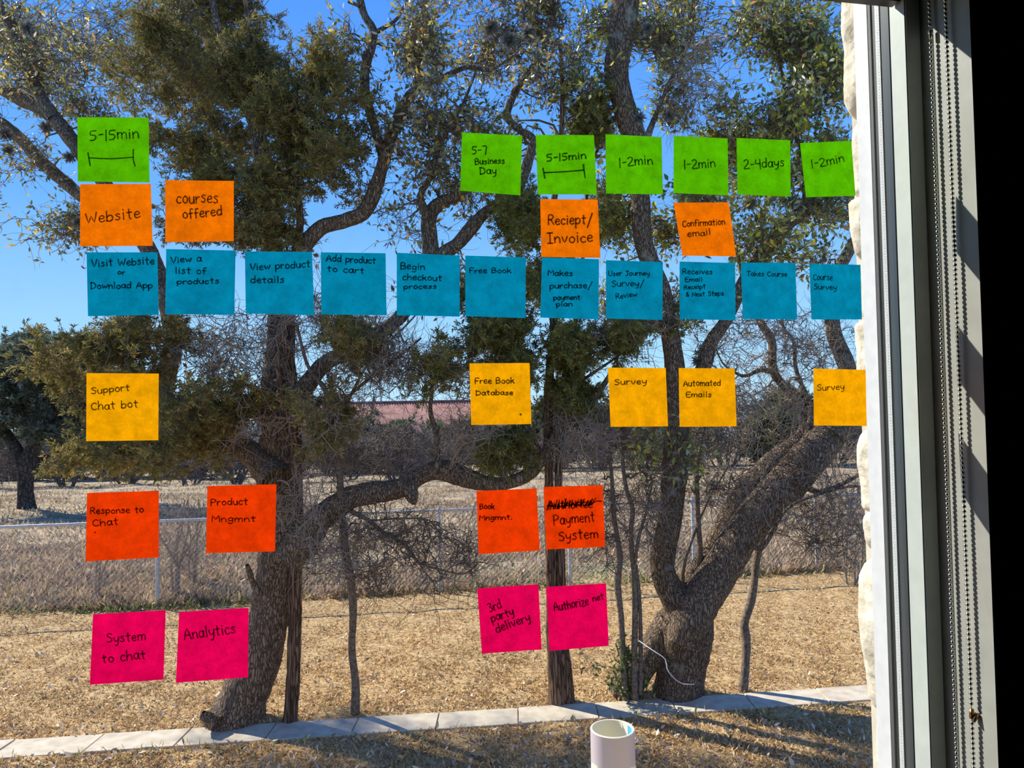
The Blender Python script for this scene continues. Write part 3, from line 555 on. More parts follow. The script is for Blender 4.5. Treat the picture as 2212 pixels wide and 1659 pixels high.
J2.grow(c2, MAT['twig'], MAT['needle'], 'foliage', palette=JUNG, kind='tuft', seed=12, sub=9, sublen=(.06, .2), nleaf=8, leaf=(.025, .055))

S1 = Tree('sapling', 'thin crooked bare sapling standing right of the left oak', 'tree')
sp_ = MAT['sapling']
S1.limb('trunk', [(767, 1549, 19, 6.78), (768, 1480, 17), (760, 1400, 15), (763, 1320, 16), (757, 1250, 18), (746, 1190, 17), (738, 1110, 17), (736, 1060, 15), (727, 960, 14), (720, 900, 12), (700, 840, 10), (665, 790, 8), (640, 700, 6, 6.3)], sp_, 10, .1)
S1.limb('branch', [(740, 1095, 10, 6.6), (790, 1120, 9), (835, 1155, 8), (872, 1175, 8), (905, 1215, 6), (950, 1230, 5), (1000, 1240, 4), (1028, 1222, 3, 6.2)], sp_, 8, .1)
S1.limb('branch', [(738, 1090, 8, 6.6), (790, 1122, 4), (860, 1120, 4), (920, 1122, 3), (960, 1145, 2, 6.5)], sp_, 6, .1)
S1.limb('branch', [(722, 930, 9, 6.55), (760, 850, 7), (800, 780, 5), (880, 700, 4), (915, 660, 3, 6.5)], sp_, 6, .1)
S1.grow([(860, 1160, 120, 60, 6.5, 60), (960, 1200, 90, 60, 6.4, 50), (780, 1010, 70, 60, 6.5, 24), (820, 1230, 70, 40, 6.5, 20), (830, 800, 100, 80, 6.5, 40), (700, 1200, 50, 40, 6.4, 14)], MAT['twig'], None, tname='bare_twigs', seed=14, nleaf=0, sub=5, sublen=(.12, .45), curl=.16, r1=.0042, subr=.0030)
S2 = Tree('sapling', 'slender bare sapling just left of the forked oak', 'tree', 'thin saplings left of the forked oak')
S2.limb('trunk', [(1352, 1512, 15, 6.9), (1346, 1430, 14), (1342, 1340, 13), (1334, 1262, 15), (1338, 1200, 14), (1327, 1120, 11), (1322, 1040, 9), (1318, 960, 8), (1330, 840, 6), (1335, 740, 4, 6.9)], sp_, 8, .1)
S2.grow([(1300, 1100, 50, 80, 6.9, 30), (1340, 900, 60, 80, 6.9, 30), (1290, 1190, 40, 40, 6.8, 14)], MAT['twig'], None, tname='bare_twigs', seed=15, nleaf=0, sub=5, sublen=(.12, .45), curl=.16, r1=.0042, subr=.0030)
S3 = Tree('sapling', 'twin-forked bare sapling closest to the forked oak foot', 'tree', 'thin saplings left of the forked oak')
S3.limb('trunk', [(1372, 1510, 15, 6.85), (1370, 1420, 13), (1372, 1330, 13), (1370, 1240, 13), (1362, 1160, 11), (1366, 1100, 11), (1352, 1050, 9), (1345, 980, 8), (1355, 880, 5, 6.9)], sp_, 8, .1)
S3.limb('branch', [(1370, 1230, 8, 6.85), (1380, 1160, 7), (1395, 1110, 6), (1410, 1040, 4, 6.8)], sp_, 6, .1)
S3.limb('branch', [(1383, 1500, 9, 6.85), (1384, 1420, 9), (1382, 1300, 8), (1374, 1220, 7, 6.86)], sp_, 6, .1)
S3.grow([(1390, 1120, 50, 80, 6.85, 34), (1400, 1010, 50, 60, 6.9, 24)], MAT['twig'], None, tname='bare_twigs', seed=16, nleaf=0, sub=5, sublen=(.12, .45), curl=.16, r1=.0042, subr=.0030)
S4 = Tree('sapling', 'crooked dark sapling right of the forked oak, under its leaning limb', 'tree')
S4.limb('trunk', [(1603, 1512, 22, 7.15), (1610, 1440, 19), (1612, 1390, 20), (1608, 1345, 19), (1622, 1300, 18), (1630, 1250, 16), (1636, 1200, 15), (1660, 1120, 12), (1700, 1000, 9), (1720, 880, 6, 7.4)], sp_, 10, .12)
S4.grow([(1750, 1150, 90, 70, 7.2, 50), (1700, 1000, 60, 60, 7.3, 24)], MAT['twig'], None, tname='bare_twigs', seed=17, nleaf=0, sub=5, sublen=(.12, .45), curl=.16, r1=.0042, subr=.0030)
S5 = Tree('sapling', 'bare sapling growing up inside the fork of the right oak', 'tree')
S5.limb('trunk', [(1505, 1330, 15, 7.1), (1508, 1270, 13), (1512, 1190, 12), (1508, 1120, 11), (1505, 1020, 10), (1515, 960, 7), (1530, 880, 4, 7.1)], sp_, 8, .1)
S5.limb('branch', [(1475, 1285, 9, 7.1), (1476, 1230, 8), (1490, 1180, 6), (1530, 1080, 5), (1570, 1010, 4), (1580, 950, 3, 7.1)], sp_, 6, .1)
S5.grow([(1550, 1050, 60, 80, 7.1, 40), (1510, 960, 50, 50, 7.1, 20)], MAT['twig'], None, tname='bare_twigs', seed=18, nleaf=0, sub=5, sublen=(.12, .45), curl=.16, r1=.0042, subr=.0030)

# ball moss on the oaks
def ball_moss(parent, px, py, Y, r):
    g = np.random.default_rng(int(px+py)); c = np.array(at(px, py, Y)); n = 260; d = nrm(g.normal(0, 1, (n, 3))); L_ = r*g.uniform(.5, 1.15, (n, 1))
    s_ = nrm(np.cross(d, g.normal(0, 1, (n, 3))))*.0022; b = nrm(d+g.normal(0, .5, (n, 3)))
    V = np.stack([c-s_, c+s_, c+d*L_*.6+s_*.8, c+d*L_*.6+b*L_*.4], 1).reshape(-1, 3)
    mesh('ball_moss', V, (np.arange(n)*4)[:, None]+np.array([[0, 1, 2, 3]]), MAT['moss'], parent, np.repeat(np.array([[.27, .25, .22]])*g.uniform(.6, 1.2, (n, 1)), 4, 0), kind='stuff')
for q in ((1710, 435, 7.0, .11), (1620, 440, 7.0, .09), (1690, 75, 6.9, .10), (1730, 100, 6.9, .09), (1445, 250, 6.6, .07), (1380, 255, 6.6, .08), (1520, 760, 7.0, .10), (1510, 780, 7.0, .08), (1640, 470, 7.1, .08), (1755, 160, 6.9, .09), (1400, 60, 6.5, .07)): ball_moss(R_.root, *q)
for q in ((100, 275, 7.6, .09), (12, 290, 7.8, .10), (18, 325, 7.8, .08), (150, 340, 7.6, .08), (60, 60, 7.8, .10), (1060, 60, 6.4, .11), (1100, 90, 6.4, .10), (1140, 70, 6.5, .09), (170, 480, 7.4, .08), (455, 815, 6.9, .05), (475, 830, 6.9, .05)): ball_moss(T.root, *q)
# ivy at the fork foot and a white cord
V_ = Tree('ivy', 'small climbing ivy with dark leaves at the foot of the forked oak', 'vine')
V_.limb('stem', [(1352, 1512, 4, 6.95), (1355, 1450, 4), (1340, 1420, 3), (1330, 1390, 3, 6.92)], MAT['twig'], 6)
V_.grow([(1355, 1420, 26, 50, 6.92, 16, 1, .1), (1345, 1470, 34, 36, 6.92, 18, 1, .1), (1375, 1490, 50, 16, 6.92, 16, 1, .1), (1280, 1440, 40, 30, 6.9, 5, .4, .1)], MAT['twig'], MAT['leaf'], palette=[(.09, .13, .04, 3), (.13, .17, .05, 2)], seed=21, nleaf=5, sub=4, sublen=(.04, .1), leaf=(.03, .055), r1=.002, rmax=.004, subr=.0015)
P = spline([tuple(at(*p)) for p in ((1380, 1384, 6.75), (1410, 1405, 6.62), (1437, 1424, 6.55), (1441, 1445, 6.52), (1455, 1464, 6.5), (1475, 1477, 6.5), (1500, 1478, 6.55))], .03)
V, Fc = tubes(P[None], np.full((1, len(P)), .0045), 6); o = mesh('cord', V, Fc, M('white_cord', (.75, .73, .70), .6)); tag(o, 'white cord drooping across the foot of the forked oak', 'cord')

# ================================================================ fences
galv = noise_mat('galvanised_steel', (.42, .43, .44), (.58, .59, .60), 20, .45, .1, .001, spec=.5)
def chain_fence(posts, h, label, mesh_pitch, wire, group, xa, xb, line, rail_r=.021, steel=None):
    steel = steel or galv
    f = thing('chain_link_fence', label, 'fence', group)
    def zt(x): return terrain(np.array(x), np.array(line(x)))+h
    P = np.array([[(x, line(x), float(zt(x))) for x in np.linspace(xa, xb, 40)]]); V, Fc = tubes(P, np.full((1, 40), rail_r), 8); mesh('top_rail', V, Fc, steel, f, smooth=True)
    for x in posts:
        y = line(x); z = float(terrain(np.array(x), np.array(y)))
        P = np.array([[(x, y, z-.1), (x, y, z+h*.5), (x, y, z+h+.03), (x, y, z+h+.06)]]); V, Fc = tubes(P, np.array([[rail_r*1.2, rail_r*1.2, rail_r*1.2, .008]]), 8); mesh('post', V, Fc, steel, f, smooth=True)
    n = int((xb-xa)/mesh_pitch); Ps = []
    for k in range(-int(h/mesh_pitch), n):
        for s in (1, -1):
            x0 = xa + k*mesh_pitch; K = 5; t = np.linspace(0, 1, K); xx = x0 + (t if s > 0 else (1-t))*h
            xc = np.clip(xx, xa, xb); yy = line(xc) + .004*s; zz = terrain(xc, yy) + .02 + t*(h-.02)
            Ps.append(np.stack([xc, yy, zz], 1))
    P = np.array(Ps); V, Fc = tubes(P, np.full(P.shape[:2], wire), 3); mesh('wire_mesh', V, Fc, steel, f, kind='stuff')
pitch = (ground(950, 1281).x-ground(340, 1312).x)
p0 = ground(340, 1312).x; sc_ = (ground(1232, 1264).x-ground(950, 1281).x)
chain_fence([p0-pitch, p0, ground(950, 1281).x, ground(1232, 1264).x, ground(1500, 1250).x, ground(1770, 1238).x, ground(1770, 1238).x+2.6], 1.22, 'nearer galvanised chain-link fence along the edge of the lawn', .072, .0013, None, -11, 10.5, fence_line)
chain_fence(list(np.arange(-46, 46, 3.4)), 1.3, 'far chain-link fence across the back of the field', .30, .0025, None, -48, 46, lambda x: 57+x*.12, .022, M('weathered_steel', (.26, .26, .25), .6, .3))

# ================================================================ beyond: far oak, brush, houses
def depth_at(px, py):
    for y in np.arange(12, 90, .25):
        q = at(px, py, y)
        if q.z <= terrain(np.array(q.x), np.array(y)): return float(y)
    return 60.
FO = Tree('far_live_oak', 'broad dark live oak standing alone in the field at far left', 'tree')
y0 = depth_at(55, 1098)
fb = bark_mat('far_oak_bark', (.03, .025, .022), (.12, .10, .085), 12)
FO.limb('trunk', [(58, 1106, 40, y0), (56, 1080, 32), (55, 1040, 30), (60, 1000, 38), (68, 975, 30), (95, 930, 22), (120, 890, 16), (150, 850, 10), (180, 800, 6, y0)], fb, 12, .1, .15)
FO.limb('limb', [(52, 1010, 30, y0), (30, 960, 24), (5, 930, 20), (-40, 880, 14, y0)], fb, 10, .1, .15)
FO.limb('limb', [(70, 990, 20, y0), (60, 930, 16), (30, 860, 12), (20, 800, 8), (10, 760, 5, y0)], fb, 10, .1, .15)
FO.limb('limb', [(70, 1015, 14, y0), (100, 985, 10), (130, 975, 7), (170, 930, 6), (210, 900, 4, y0+1)], fb, 8, .1, .15)
FO.grow([(30, 780, 70, 60, y0, 110, 1, 2.5), (-40, 820, 80, 70, y0, 80, 1, 2.5), (110, 800, 60, 60, y0, 90, 1, 2.5), (160, 770, 60, 40, y0, 60, 1, 2.5), (60, 860, 80, 50, y0, 90, 1, 2.5), (150, 860, 60, 60, y0, 60, 1, 2.5), (-20, 900, 50, 40, y0, 40, 1, 2), (200, 840, 60, 60, y0+2, 50, 1, 2), (120, 920, 50, 30, y0, 30, 1, 2)], fb, MAT['needle'], 'foliage', palette=[(.12, .14, .09, 4), (.18, .20, .14, 3), (.09, .10, .06, 3), (.28, .30, .24, 1)], kind='tuft', seed=31, sub=7, sublen=(.3, .9), nleaf=8, leaf=(.10, .22), r1=.012, subr=.009, rmax=.06)
def bush(px, Y, wpx, toppx, label, name='shrub', cat='shrub', n=90, leafy=0, pal=None, seed=0, group=None, mat=None, thick=.012, base_w=.25, size=(.10, .25), fat=1.0):
    b = Tree(name, label, cat, group); g = np.random.default_rng(seed); c = at(px, 900, Y); zg = float(terrain(np.array(c.x), np.array(Y)))
    horizon = 900-px*.018
    top = EYE - (toppx-horizon)*Y/F; H = max(.3, top-zg); Wm = wpx*Y/F; st = []
    for k in range(5):
        a = g.uniform(-1, 1)*Wm*base_w; e = g.uniform(-1, 1)*Wm*.4
        P = spline([(c.x+a*.5, Y+g.uniform(-.3, .3)*Wm*.3, zg-.05), (c.x+a, Y, zg+H*.3), (c.x+a+e*.6, Y+g.normal(0, .1)*H, zg+H*.6), (c.x+a+e, Y, zg+H*.9)], H/6)
        st.append(P[:10])
    K = min(len(p) for p in st); P = np.array([p[:K] for p in st]); R = np.linspace(thick, thick*.4, K)[None]*np.ones((5, 1))
    V, Fc = tubes(P, R, 5); mesh('stems', V, Fc, mat or MAT['greytwig'], b.root); b.n = [P.reshape(-1, 3)]; b.r = [R.reshape(-1)]
    cl = [(px, (toppx + (EYE-zg)*F/Y+horizon)/2, wpx/2, ((EYE-zg)*F/Y+horizon-toppx)/2*1.0, Y, n, 1, Wm*.35)]
    sc = Y/F
    b.grow(cl, mat or MAT['greytwig'], MAT['needle'] if leafy else None, 'foliage', palette=pal, kind='tuft', seed=seed+1, sub=7, sublen=(H*.08, H*.22), nleaf=leafy, leaf=size, r1=max(.0018, sc*.35*fat), subr=max(.0014, sc*.28*fat), rmax=thick, curl=.08, batches=4)
    return b
# three bare shrubs by the near fence
bush(378, 11.0, 130, 1055, 'leafless many-stemmed shrub growing through the wire fence, behind the left oak', n=80, seed=40, thick=.022, base_w=.12)
bush(415, 11.7, 90, 1090, 'leafless shrub just behind the larger bare shrub at the fence', n=40, seed=42, thick=.016, base_w=.12)
bush(211, 10.9, 90, 1130, 'single thin leafless bush at the fence, near the left edge', n=28, seed=44, thick=.014, base_w=.06)
bush(1820, 11.3, 170, 960, 'tangled leafless brush at the fence on the right edge', n=120, seed=46, thick=.02)
bush(650, 14.0, 160, 1010, 'pale leafless brush beyond the fence behind the left oak', n=90, seed=47, thick=.02)
bush(1400, 13.4, 160, 1060, 'leafless brush behind the fence between the saplings and the forked oak', n=70, seed=48, thick=.016)
# far thicket: one individual shrub or tree after another
GP = [(.13, .14, .07, 4), (.18, .18, .09, 3), (.10, .11, .06, 3)]
brown = M('far_brush_twig', (.20, .155, .125), .9, .1)
def zone(x):
    Z = ((90, 'at the far left edge'), (185, 'behind the lone far oak'), (345, 'under the yellow chat bot note'), (450, 'left of the leaning oak'), (570, 'behind the fork of the left oak'), (680, 'behind the tall juniper trunk'), (800, 'left of the red roof'), (915, 'in front of the red roof'), (1010, 'behind the two oak uprights'), (1150, 'under the yellow database note'), (1240, 'behind the twin-stemmed juniper'), (1330, 'left of the middle survey note'), (1430, 'behind the thin saplings'), (1520, 'behind the upright oak stem'), (1620, 'right of the upright oak stem'), (1740, 'behind the leaning limbs'), (1860, 'by the stone edge'))
    if x < -40: return 'out past the left edge'
    for a, t in Z:
        if x < a: return t
    return 'hidden past the window frame'
k = 0
for row, (Yr, top0) in enumerate(((62, 905), (70, 850), (49, 948))):
    zs = [30, 140, 265, 400, 510, 625, 740, 858, 962, 1080, 1195, 1285, 1380, 1475, 1570, 1680, 1800]
    for px in (zs + [-90, 1930] if row < 2 else [-90]+zs[:10]):
        k += 1; jx = px+random.uniform(-8, 8); tp = top0+random.uniform(-22, 25)
        ev = random.random() < (.15, .35, .0)[row]
        where = ('behind the far fence', 'at the back of the thicket', 'low before the far fence')[row]
        if 820 < jx < 1080: tp = 925-row*10
        lab = ('evergreen bush ' if ev else 'brown leafless bush ')+where+', '+zone(jx)
        bush(jx, Yr+random.uniform(-1.5, 1.5), 170, tp, lab, 'thicket_bush', 'shrub', n=170, leafy=5 if ev else 0, pal=GP, seed=60+k, group=('evergreen bushes ' if ev else 'leafless bushes ')+where, mat=brown, thick=.09, size=(.25, .6), fat=2.2)
for (px, tp, lab) in ((1700, 850, 'large round evergreen beyond the far fence at right'), (760, 905, 'wide dark evergreen beyond the far fence left of the house'), (250, 850, 'tall leafless tree behind the far fence at left')):
    bush(px, 66, 230, tp, lab, 'far_tree', 'tree', n=160, leafy=0 if 'leafless' in lab else 7, pal=GP, seed=int(px), mat=brown, thick=.16, size=(.3, .7))
# house with red tile roof
tile = noise_mat('red_roof_tile', (.26, .12, .10), (.38, .20, .17), 1.2, .9, .3, .05)
def house(xa, xb, Y, ridge_px, eave_px, label, refx):
    h = thing('house', label, 'building'); A = at(xa, eave_px, Y); B = at(xb, eave_px, Y); zr = at(refx, ridge_px, Y+4).z; ze = at(refx, eave_px, Y).z; zg = -4.2
    bm = bmesh.new()
    vs = [bm.verts.new(p) for p in ((A.x, Y+.5, zg), (B.x, Y+.5, zg), (B.x, Y+8, zg), (A.x, Y+8, zg), (A.x, Y+.5, ze), (B.x, Y+.5, ze), (B.x, Y+8, ze), (A.x, Y+8, ze))]
    for f in ((0, 1, 5, 4), (1, 2, 6, 5), (2, 3, 7, 6), (3, 0, 4, 7), (4, 5, 6, 7)): bm.faces.new([vs[i] for i in f])
    from_bm('wall', bm, noise_mat('house_stucco', (.42, .40, .40), (.5, .48, .47), 2, .9, .1), h)
    # roof slopes with rows of tile rolls as real ridges
    n = int((B.x-A.x+1)/.3); V = []; Fc = []
    for i in range(n*2+1):
        x = A.x-.5+i*.15; dz = .05*(i % 2)
        V += [(x, Y-.3, ze-.1+dz), (x, Y+4.2, zr+dz), (x, Y+8.8, ze-.1+dz)]
    for i in range(n*2):
        a = i*3; Fc += [(a, a+3, a+4, a+1), (a+1, a+4, a+5, a+2)]
    mesh('roof', V, Fc, tile, h)
    P = np.array([[(x, Y+4.2, zr+.06) for x in np.linspace(A.x-.5, A.x-.5+n*.3, 8)]]); V, F2 = tubes(P, np.full((1, 8), .11), 8); mesh('ridge_cap', V, F2, tile, h)
house(640, 1110, 82, 868, 945, 'red tile roofed house glimpsed between the trees at the middle', 900)
house(165, 470, 80, 915, 962, 'second red tile roofed house behind the thicket at left', 300)
#@@PIPE
# ================================================================ white pipe
pc = at(1323, 1573, 1.92)
pipe = thing('plastic_pipe', 'open white plastic pipe standing upright outside, with dried drips', 'pipe')
def pipe_mat():
    mt = M('pvc', (.72, .68, .60), .4, .4); nt = mt.node_tree; b = nt.nodes['Principled BSDF']; N = nt.nodes.new; L = nt.links.new
    tc = N('ShaderNodeTexCoord'); mp = N('ShaderNodeMapping'); mp.inputs['Scale'].default_value = (1, 1, .16); L(tc.outputs['Object'], mp.inputs[0])
    n = N('ShaderNodeTexNoise'); n.inputs['Scale'].default_value = 70; n.inputs['Detail'].default_value = 3; L(mp.outputs[0], n.inputs[0])
    s = N('ShaderNodeSeparateXYZ'); L(tc.outputs['Object'], s.inputs[0])
    mr = N('ShaderNodeMapRange'); mr.inputs[1].default_value = pc.z-.10; mr.inputs[2].default_value = pc.z-.045; L(s.outputs[2], mr.inputs[0])
    ad = N('ShaderNodeMath'); ad.operation = 'ADD'; L(n.outputs['Fac'], ad.inputs[0]); L(mr.outputs[0], ad.inputs[1])
    r = N('ShaderNodeValToRGB'); r.color_ramp.elements[0].position = .80; r.color_ramp.elements[1].position = .84; r.color_ramp.elements[0].color = (.78, .72, .58, 1); r.color_ramp.elements[1].color = (.52, .44, .50, 1); L(ad.outputs[0], r.inputs[0]); L(r.outputs[0], b.inputs['Base Color']); return mt
def ringtube(r1_, r2_, z0, z1, n=48):
    V = []; 
    prof_ = [(r1_, z0), (r1_, z1-.0015), (r1_-.0015, z1), (r2_+.001, z1), (r2_, z1-.001), (r2_, z0)]
    for r__, z in prof_:
        for k in range(n): a = k/n*2*math.pi; V.append((pc.x+r__*math.cos(a), pc.y+r__*math.sin(a), z))
    Fc = [(i*n+k, i*n+(k+1) % n, (i+1)*n+(k+1) % n, (i+1)*n+k) for i in range(5) for k in range(n)]; return V, Fc
V, Fc = ringtube(.0565, .0505, -.05, pc.z); mesh('pipe_wall', V, Fc[:48], pipe_mat(), pipe, smooth=True); o = mesh('pipe_bore', V, Fc[48:], M('cream_plastic', (.74, .70, .56), .45, .4), pipe, smooth=True); o['label'] = 'cream bore and rim of the pipe'
V = []; 
for k in range(7):
    a = math.radians(8+k*4)
    for z in (pc.z-.028, pc.z-.004): V.append((pc.x+.0500*math.cos(a), pc.y+.0500*math.sin(a), z))
o = mesh('blue_tape', V, [(2*k, 2*k+1, 2*k+3, 2*k+2) for k in range(6)], M('blue_tape', (.10, .45, .80), .5), pipe); o['label'] = 'scrap of blue tape inside the rim'
#@@NOTES
# ================================================================ sticky notes
FONT = {
 'A': (3.6, '0 0 1.8 6 3.6 0|.7 2.3 2.9 2.3'), 'B': (3, '0 0 0 6 2 5.8 2.4 4.6 1.8 3.4 0 3.2|1.8 3.3 2.8 2.2 2.5 .6 0 0'), 'C': (3, '2.9 5 1.8 6 .5 5 0 3 .5 .8 1.8 0 3 .8'),
 'D': (3.2, '0 0 0 6|-.3 6 2 5.4 3.1 3.2 2.3 .8 0 0'), 'E': (2.6, '2.6 6 0 6 0 0 2.6 0|0 3.2 2.1 3.2'), 'F': (2.6, '0 0 0 6 2.7 6|0 3.2 2 3.2'), 'I': (2.4, '0 6 2.4 6|1.2 6 1.2 0|0 0 2.4 0'),
 'J': (2.6, '.4 6 2.8 6|1.9 6 1.9 1.2 1 0 0 .9'), 'M': (3.8, '0 0 .4 6 1.9 2.4 3.4 6 3.8 0'), 'N': (3.2, '0 0 0 6 3.1 0 3.2 6'), 'P': (3, '0 -.4 .2 6 2.3 5.7 2.9 4.4 2 3.1 .2 2.8'),
 'R': (3, '0 0 .1 6 2.2 5.7 2.6 4.5 1.8 3.3 .1 3|1.2 3.1 3 0'), 'S': (2.8, '2.7 5.2 1.6 6 .4 5.2 .5 4 2 3 2.6 1.6 1.6 .1 0 .6'), 'T': (3.2, '0 6 3.4 6|1.6 6 1.5 0'), 'U': (3, '0 6 .1 1.4 1.4 0 2.8 1.2 3 6'),
 'V': (3, '0 6 1.4 0 3.2 6.2'), 'W': (4.4, '0 5.6 .9 0 2.2 4 3.2 0 4.5 5.8'),
 'a': (2.6, '2.3 3.2 1.2 3.9 .2 2.8 0 1.3 .9 .1 2 .8 2.4 3.6|2.4 3.6 2.3 .8 2.9 .1'), 'b': (2.6, '.2 6.4 0 .2|.1 2.6 1.4 3.8 2.5 2.6 2.2 .8 1 0 0 .6'), 'c': (2.2, '2.2 3.2 1.2 3.9 .2 2.8 .1 1.2 1 0 2.2 .6'),
 'd': (2.7, '2.3 3.2 1.1 3.8 .1 2.4 .3 .6 1.4 .1 2.3 1|2.6 6.6 2.4 .1'), 'e': (2.3, '.1 2 2 2.2 2 3.4 1.1 3.9 .2 2.8 .1 1.1 1 0 2.3 .6'), 'f': (2, '2.2 6 1.3 6.4 .8 5.4 .7 0|0 3.4 1.9 3.5'),
 'g': (2.5, '2.3 3.2 1.2 3.9 .2 2.8 .4 1 1.5 .6 2.3 1.6|2.4 3.7 2.3 -1 1.2 -2.2 .1 -1.5'), 'h': (2.6, '.1 6.4 0 0|.1 2.2 1.4 3.8 2.3 2.8 2.4 0'), 'i': (.9, '.4 3.8 .4 0|.4 5.2 .5 5.5'),
 'k': (2.5, '.1 6.2 0 0|2.2 3.8 .1 1.8|.9 2.4 2.5 0'), 'l': (.9, '.4 6.3 .4 0'), 'm': (3.9, '0 3.8 .1 0|.1 2.4 1.1 3.8 1.8 2.8 1.9 0|1.9 2.4 2.9 3.8 3.7 2.8 3.8 0'), 'n': (2.5, '0 3.8 .1 0|.1 2.3 1.3 3.8 2.2 2.8 2.4 0'),
 'o': (2.5, '1.3 3.8 .2 2.8 .2 1 1.3 0 2.3 1 2.3 2.8 1.3 3.8'), 'p': (2.6, '0 3.6 .1 -2.4|.1 2.6 1.4 3.8 2.5 2.6 2.2 .9 1 .1 .1 .8'), 'r': (1.9, '0 3.8 .1 0|.1 2.2 1 3.6 1.9 3.5'),
 's': (2.2, '2 3.3 1.1 3.8 .3 3 1.6 1.8 1.9 .8 1 0 0 .5'), 't': (2.2, '1 5.8 1 .6 1.6 0|0 3.8 2.1 3.9'), 'u': (2.5, '0 3.7 .1 1 1.1 0 2.2 1 2.3 3.7|2.3 3.7 2.4 0'), 'v': (2.4, '0 3.7 1.1 0 2.4 3.9'),
 'w': (3.4, '0 3.7 .8 .1 1.7 3 2.5 .1 3.5 3.8'), 'x': (2.4, '0 3.7 2.3 0|2.3 3.8 0 0'), 'y': (2.5, '0 3.7 .3 1.4 1.3 1 2.2 2|2.5 3.8 2.2 0 1.6 -2 .5 -2.2'), 'z': (2.3, '0 3.7 2.2 3.7 0 0 2.4 .1'),
 '1': (.8, '.5 6 .3 -.4'), '2': (2.8, '0 5 1.1 6 2.4 5.2 2 3.2 0 .2 3 .1'), '3': (2.6, '0 5.6 1.5 6 2.4 4.8 1 3.3 2.5 2 1.8 .2 0 .3'), '4': (2.8, '.3 6 .1 3.2 2.7 3.2|2.6 6.2 2.6 -1'), '5': (2.7, '2.7 6 .5 5.9 .2 3.6 1.8 3.4 2.5 2 1.6 .3 0 .2'),
 '7': (2.2, '0 5.8 2.3 5.9 1.8 -.5'), '-': (2, '.2 2.8 2 3'), '/': (2.4, '0 -2 2.8 6.8'), '&': (3, '3 .2 .8 4.6 1.4 5.8 2.2 4.8 .3 1.6 1 .1 2.8 2.2'), '.': (.5, '.2 0 .3 .3'), ' ': (1.8, '')}
def smooth2(p):
    p = np.array(p)
    if len(p) < 3: return np.vstack([p[0], (p[0]+p[-1])/2, p[-1]])
    return spline(np.c_[p, np.zeros(len(p))], np.linalg.norm(p[1]-p[0])/2.2)[:, :2]
def text_strokes(txt, x0, y0, x1, y1, cap, g):
    adv = [FONT[c][0]+.9 for c in txt]; tot = sum(adv)-.9; u = np.array([x1-x0, y1-y0])/tot; s = cap/6; out = []; cx = 0
    nrm_u = np.array([x1-x0, y1-y0])/np.hypot(x1-x0, y1-y0); up = np.array([nrm_u[1], -nrm_u[0]])
    for c, a in zip(txt, adv):
        jy = g.normal(0, .18); js = g.uniform(.92, 1.08)
        for st in FONT[c][1].split('|'):
            if not st: continue
            v = np.array([float(q) for q in st.split()]).reshape(-1, 2); v = smooth2(v)
            out.append(np.array([x0, y0]) + u*(cx+v[:, :1]) + up*(v[:, 1:]*js+jy)*s)
        cx += a
    return out
def note_mat(name, col):
    mt = bpy.data.materials.new(name); mt.use_nodes = True; nt = mt.node_tree; nt.nodes.clear(); N = nt.nodes.new; L = nt.links.new
    tc = N('ShaderNodeTexCoord'); n = N('ShaderNodeTexNoise'); n.inputs['Scale'].default_value = 60; n.inputs['Detail'].default_value = 7; n.inputs['Roughness'].default_value = .62; L(tc.outputs['Object'], n.inputs[0])
    n2 = N('ShaderNodeTexNoise'); n2.inputs['Scale'].default_value = 300; n2.inputs['Detail'].default_value = 4; L(tc.outputs['Object'], n2.inputs[0])
    av = N('ShaderNodeMath'); av.operation = 'MULTIPLY_ADD'; av.inputs[1].default_value = .35; L(n2.outputs['Fac'], av.inputs[0]); L(n.outputs['Fac'], av.inputs[2])
    r = N('ShaderNodeValToRGB'); r.color_ramp.elements[0].position = .48; r.color_ramp.elements[1].position = .88
    r.color_ramp.elements[0].color = (*[c*.74 for c in col], 1); r.color_ramp.elements[1].color = (*[min(1, c*1.14) for c in col], 1); L(av.outputs[0], r.inputs[0])
    tr = N('ShaderNodeBsdfTranslucent'); df = N('ShaderNodeBsdfDiffuse'); L(r.outputs[0], tr.inputs[0]); L(r.outputs[0], df.inputs[0])
    mx = N('ShaderNodeMixShader'); mx.inputs[0].default_value = .75; L(df.outputs[0], mx.inputs[1]); L(tr.outputs[0], mx.inputs[2])
    o = N('ShaderNodeOutputMaterial'); L(mx.outputs[0], o.inputs[0]); return mt
NM = {'green': note_mat('green_paper', (.085, .42, .001)), 'orange': note_mat('orange_paper', (.80, .16, .001)), 'blue': note_mat('blue_paper', (.001, .21, .38)),
      'yellow': note_mat('yellow_paper', (.82, .35, .001)), 'red': note_mat('red_paper', (.76, .040, .001)), 'pink': note_mat('pink_paper', (.72, .001, .085)), 'lightblue': note_mat('pale_blue_paper', (.05, .44, .52))}
def ink_mat():
    mt = bpy.data.materials.new('marker_ink'); mt.use_nodes = True; nt = mt.node_tree; nt.nodes.clear(); N = nt.nodes.new; L = nt.links.new
    df = N('ShaderNodeBsdfDiffuse'); df.inputs[0].default_value = (.01, .01, .014, 1); tr = N('ShaderNodeBsdfTransparent'); tr.inputs[0].default_value = (1, 1, 1, 1)
    mx = N('ShaderNodeMixShader'); mx.inputs[0].default_value = .15; L(df.outputs[0], mx.inputs[1]); L(tr.outputs[0], mx.inputs[2]); o = N('ShaderNodeOutputMaterial'); L(mx.outputs[0], o.inputs[0]); return mt
INK = ink_mat()
def bracket(l, r_, yl, yr, ta, tb):
    return [np.array([l, r_])]
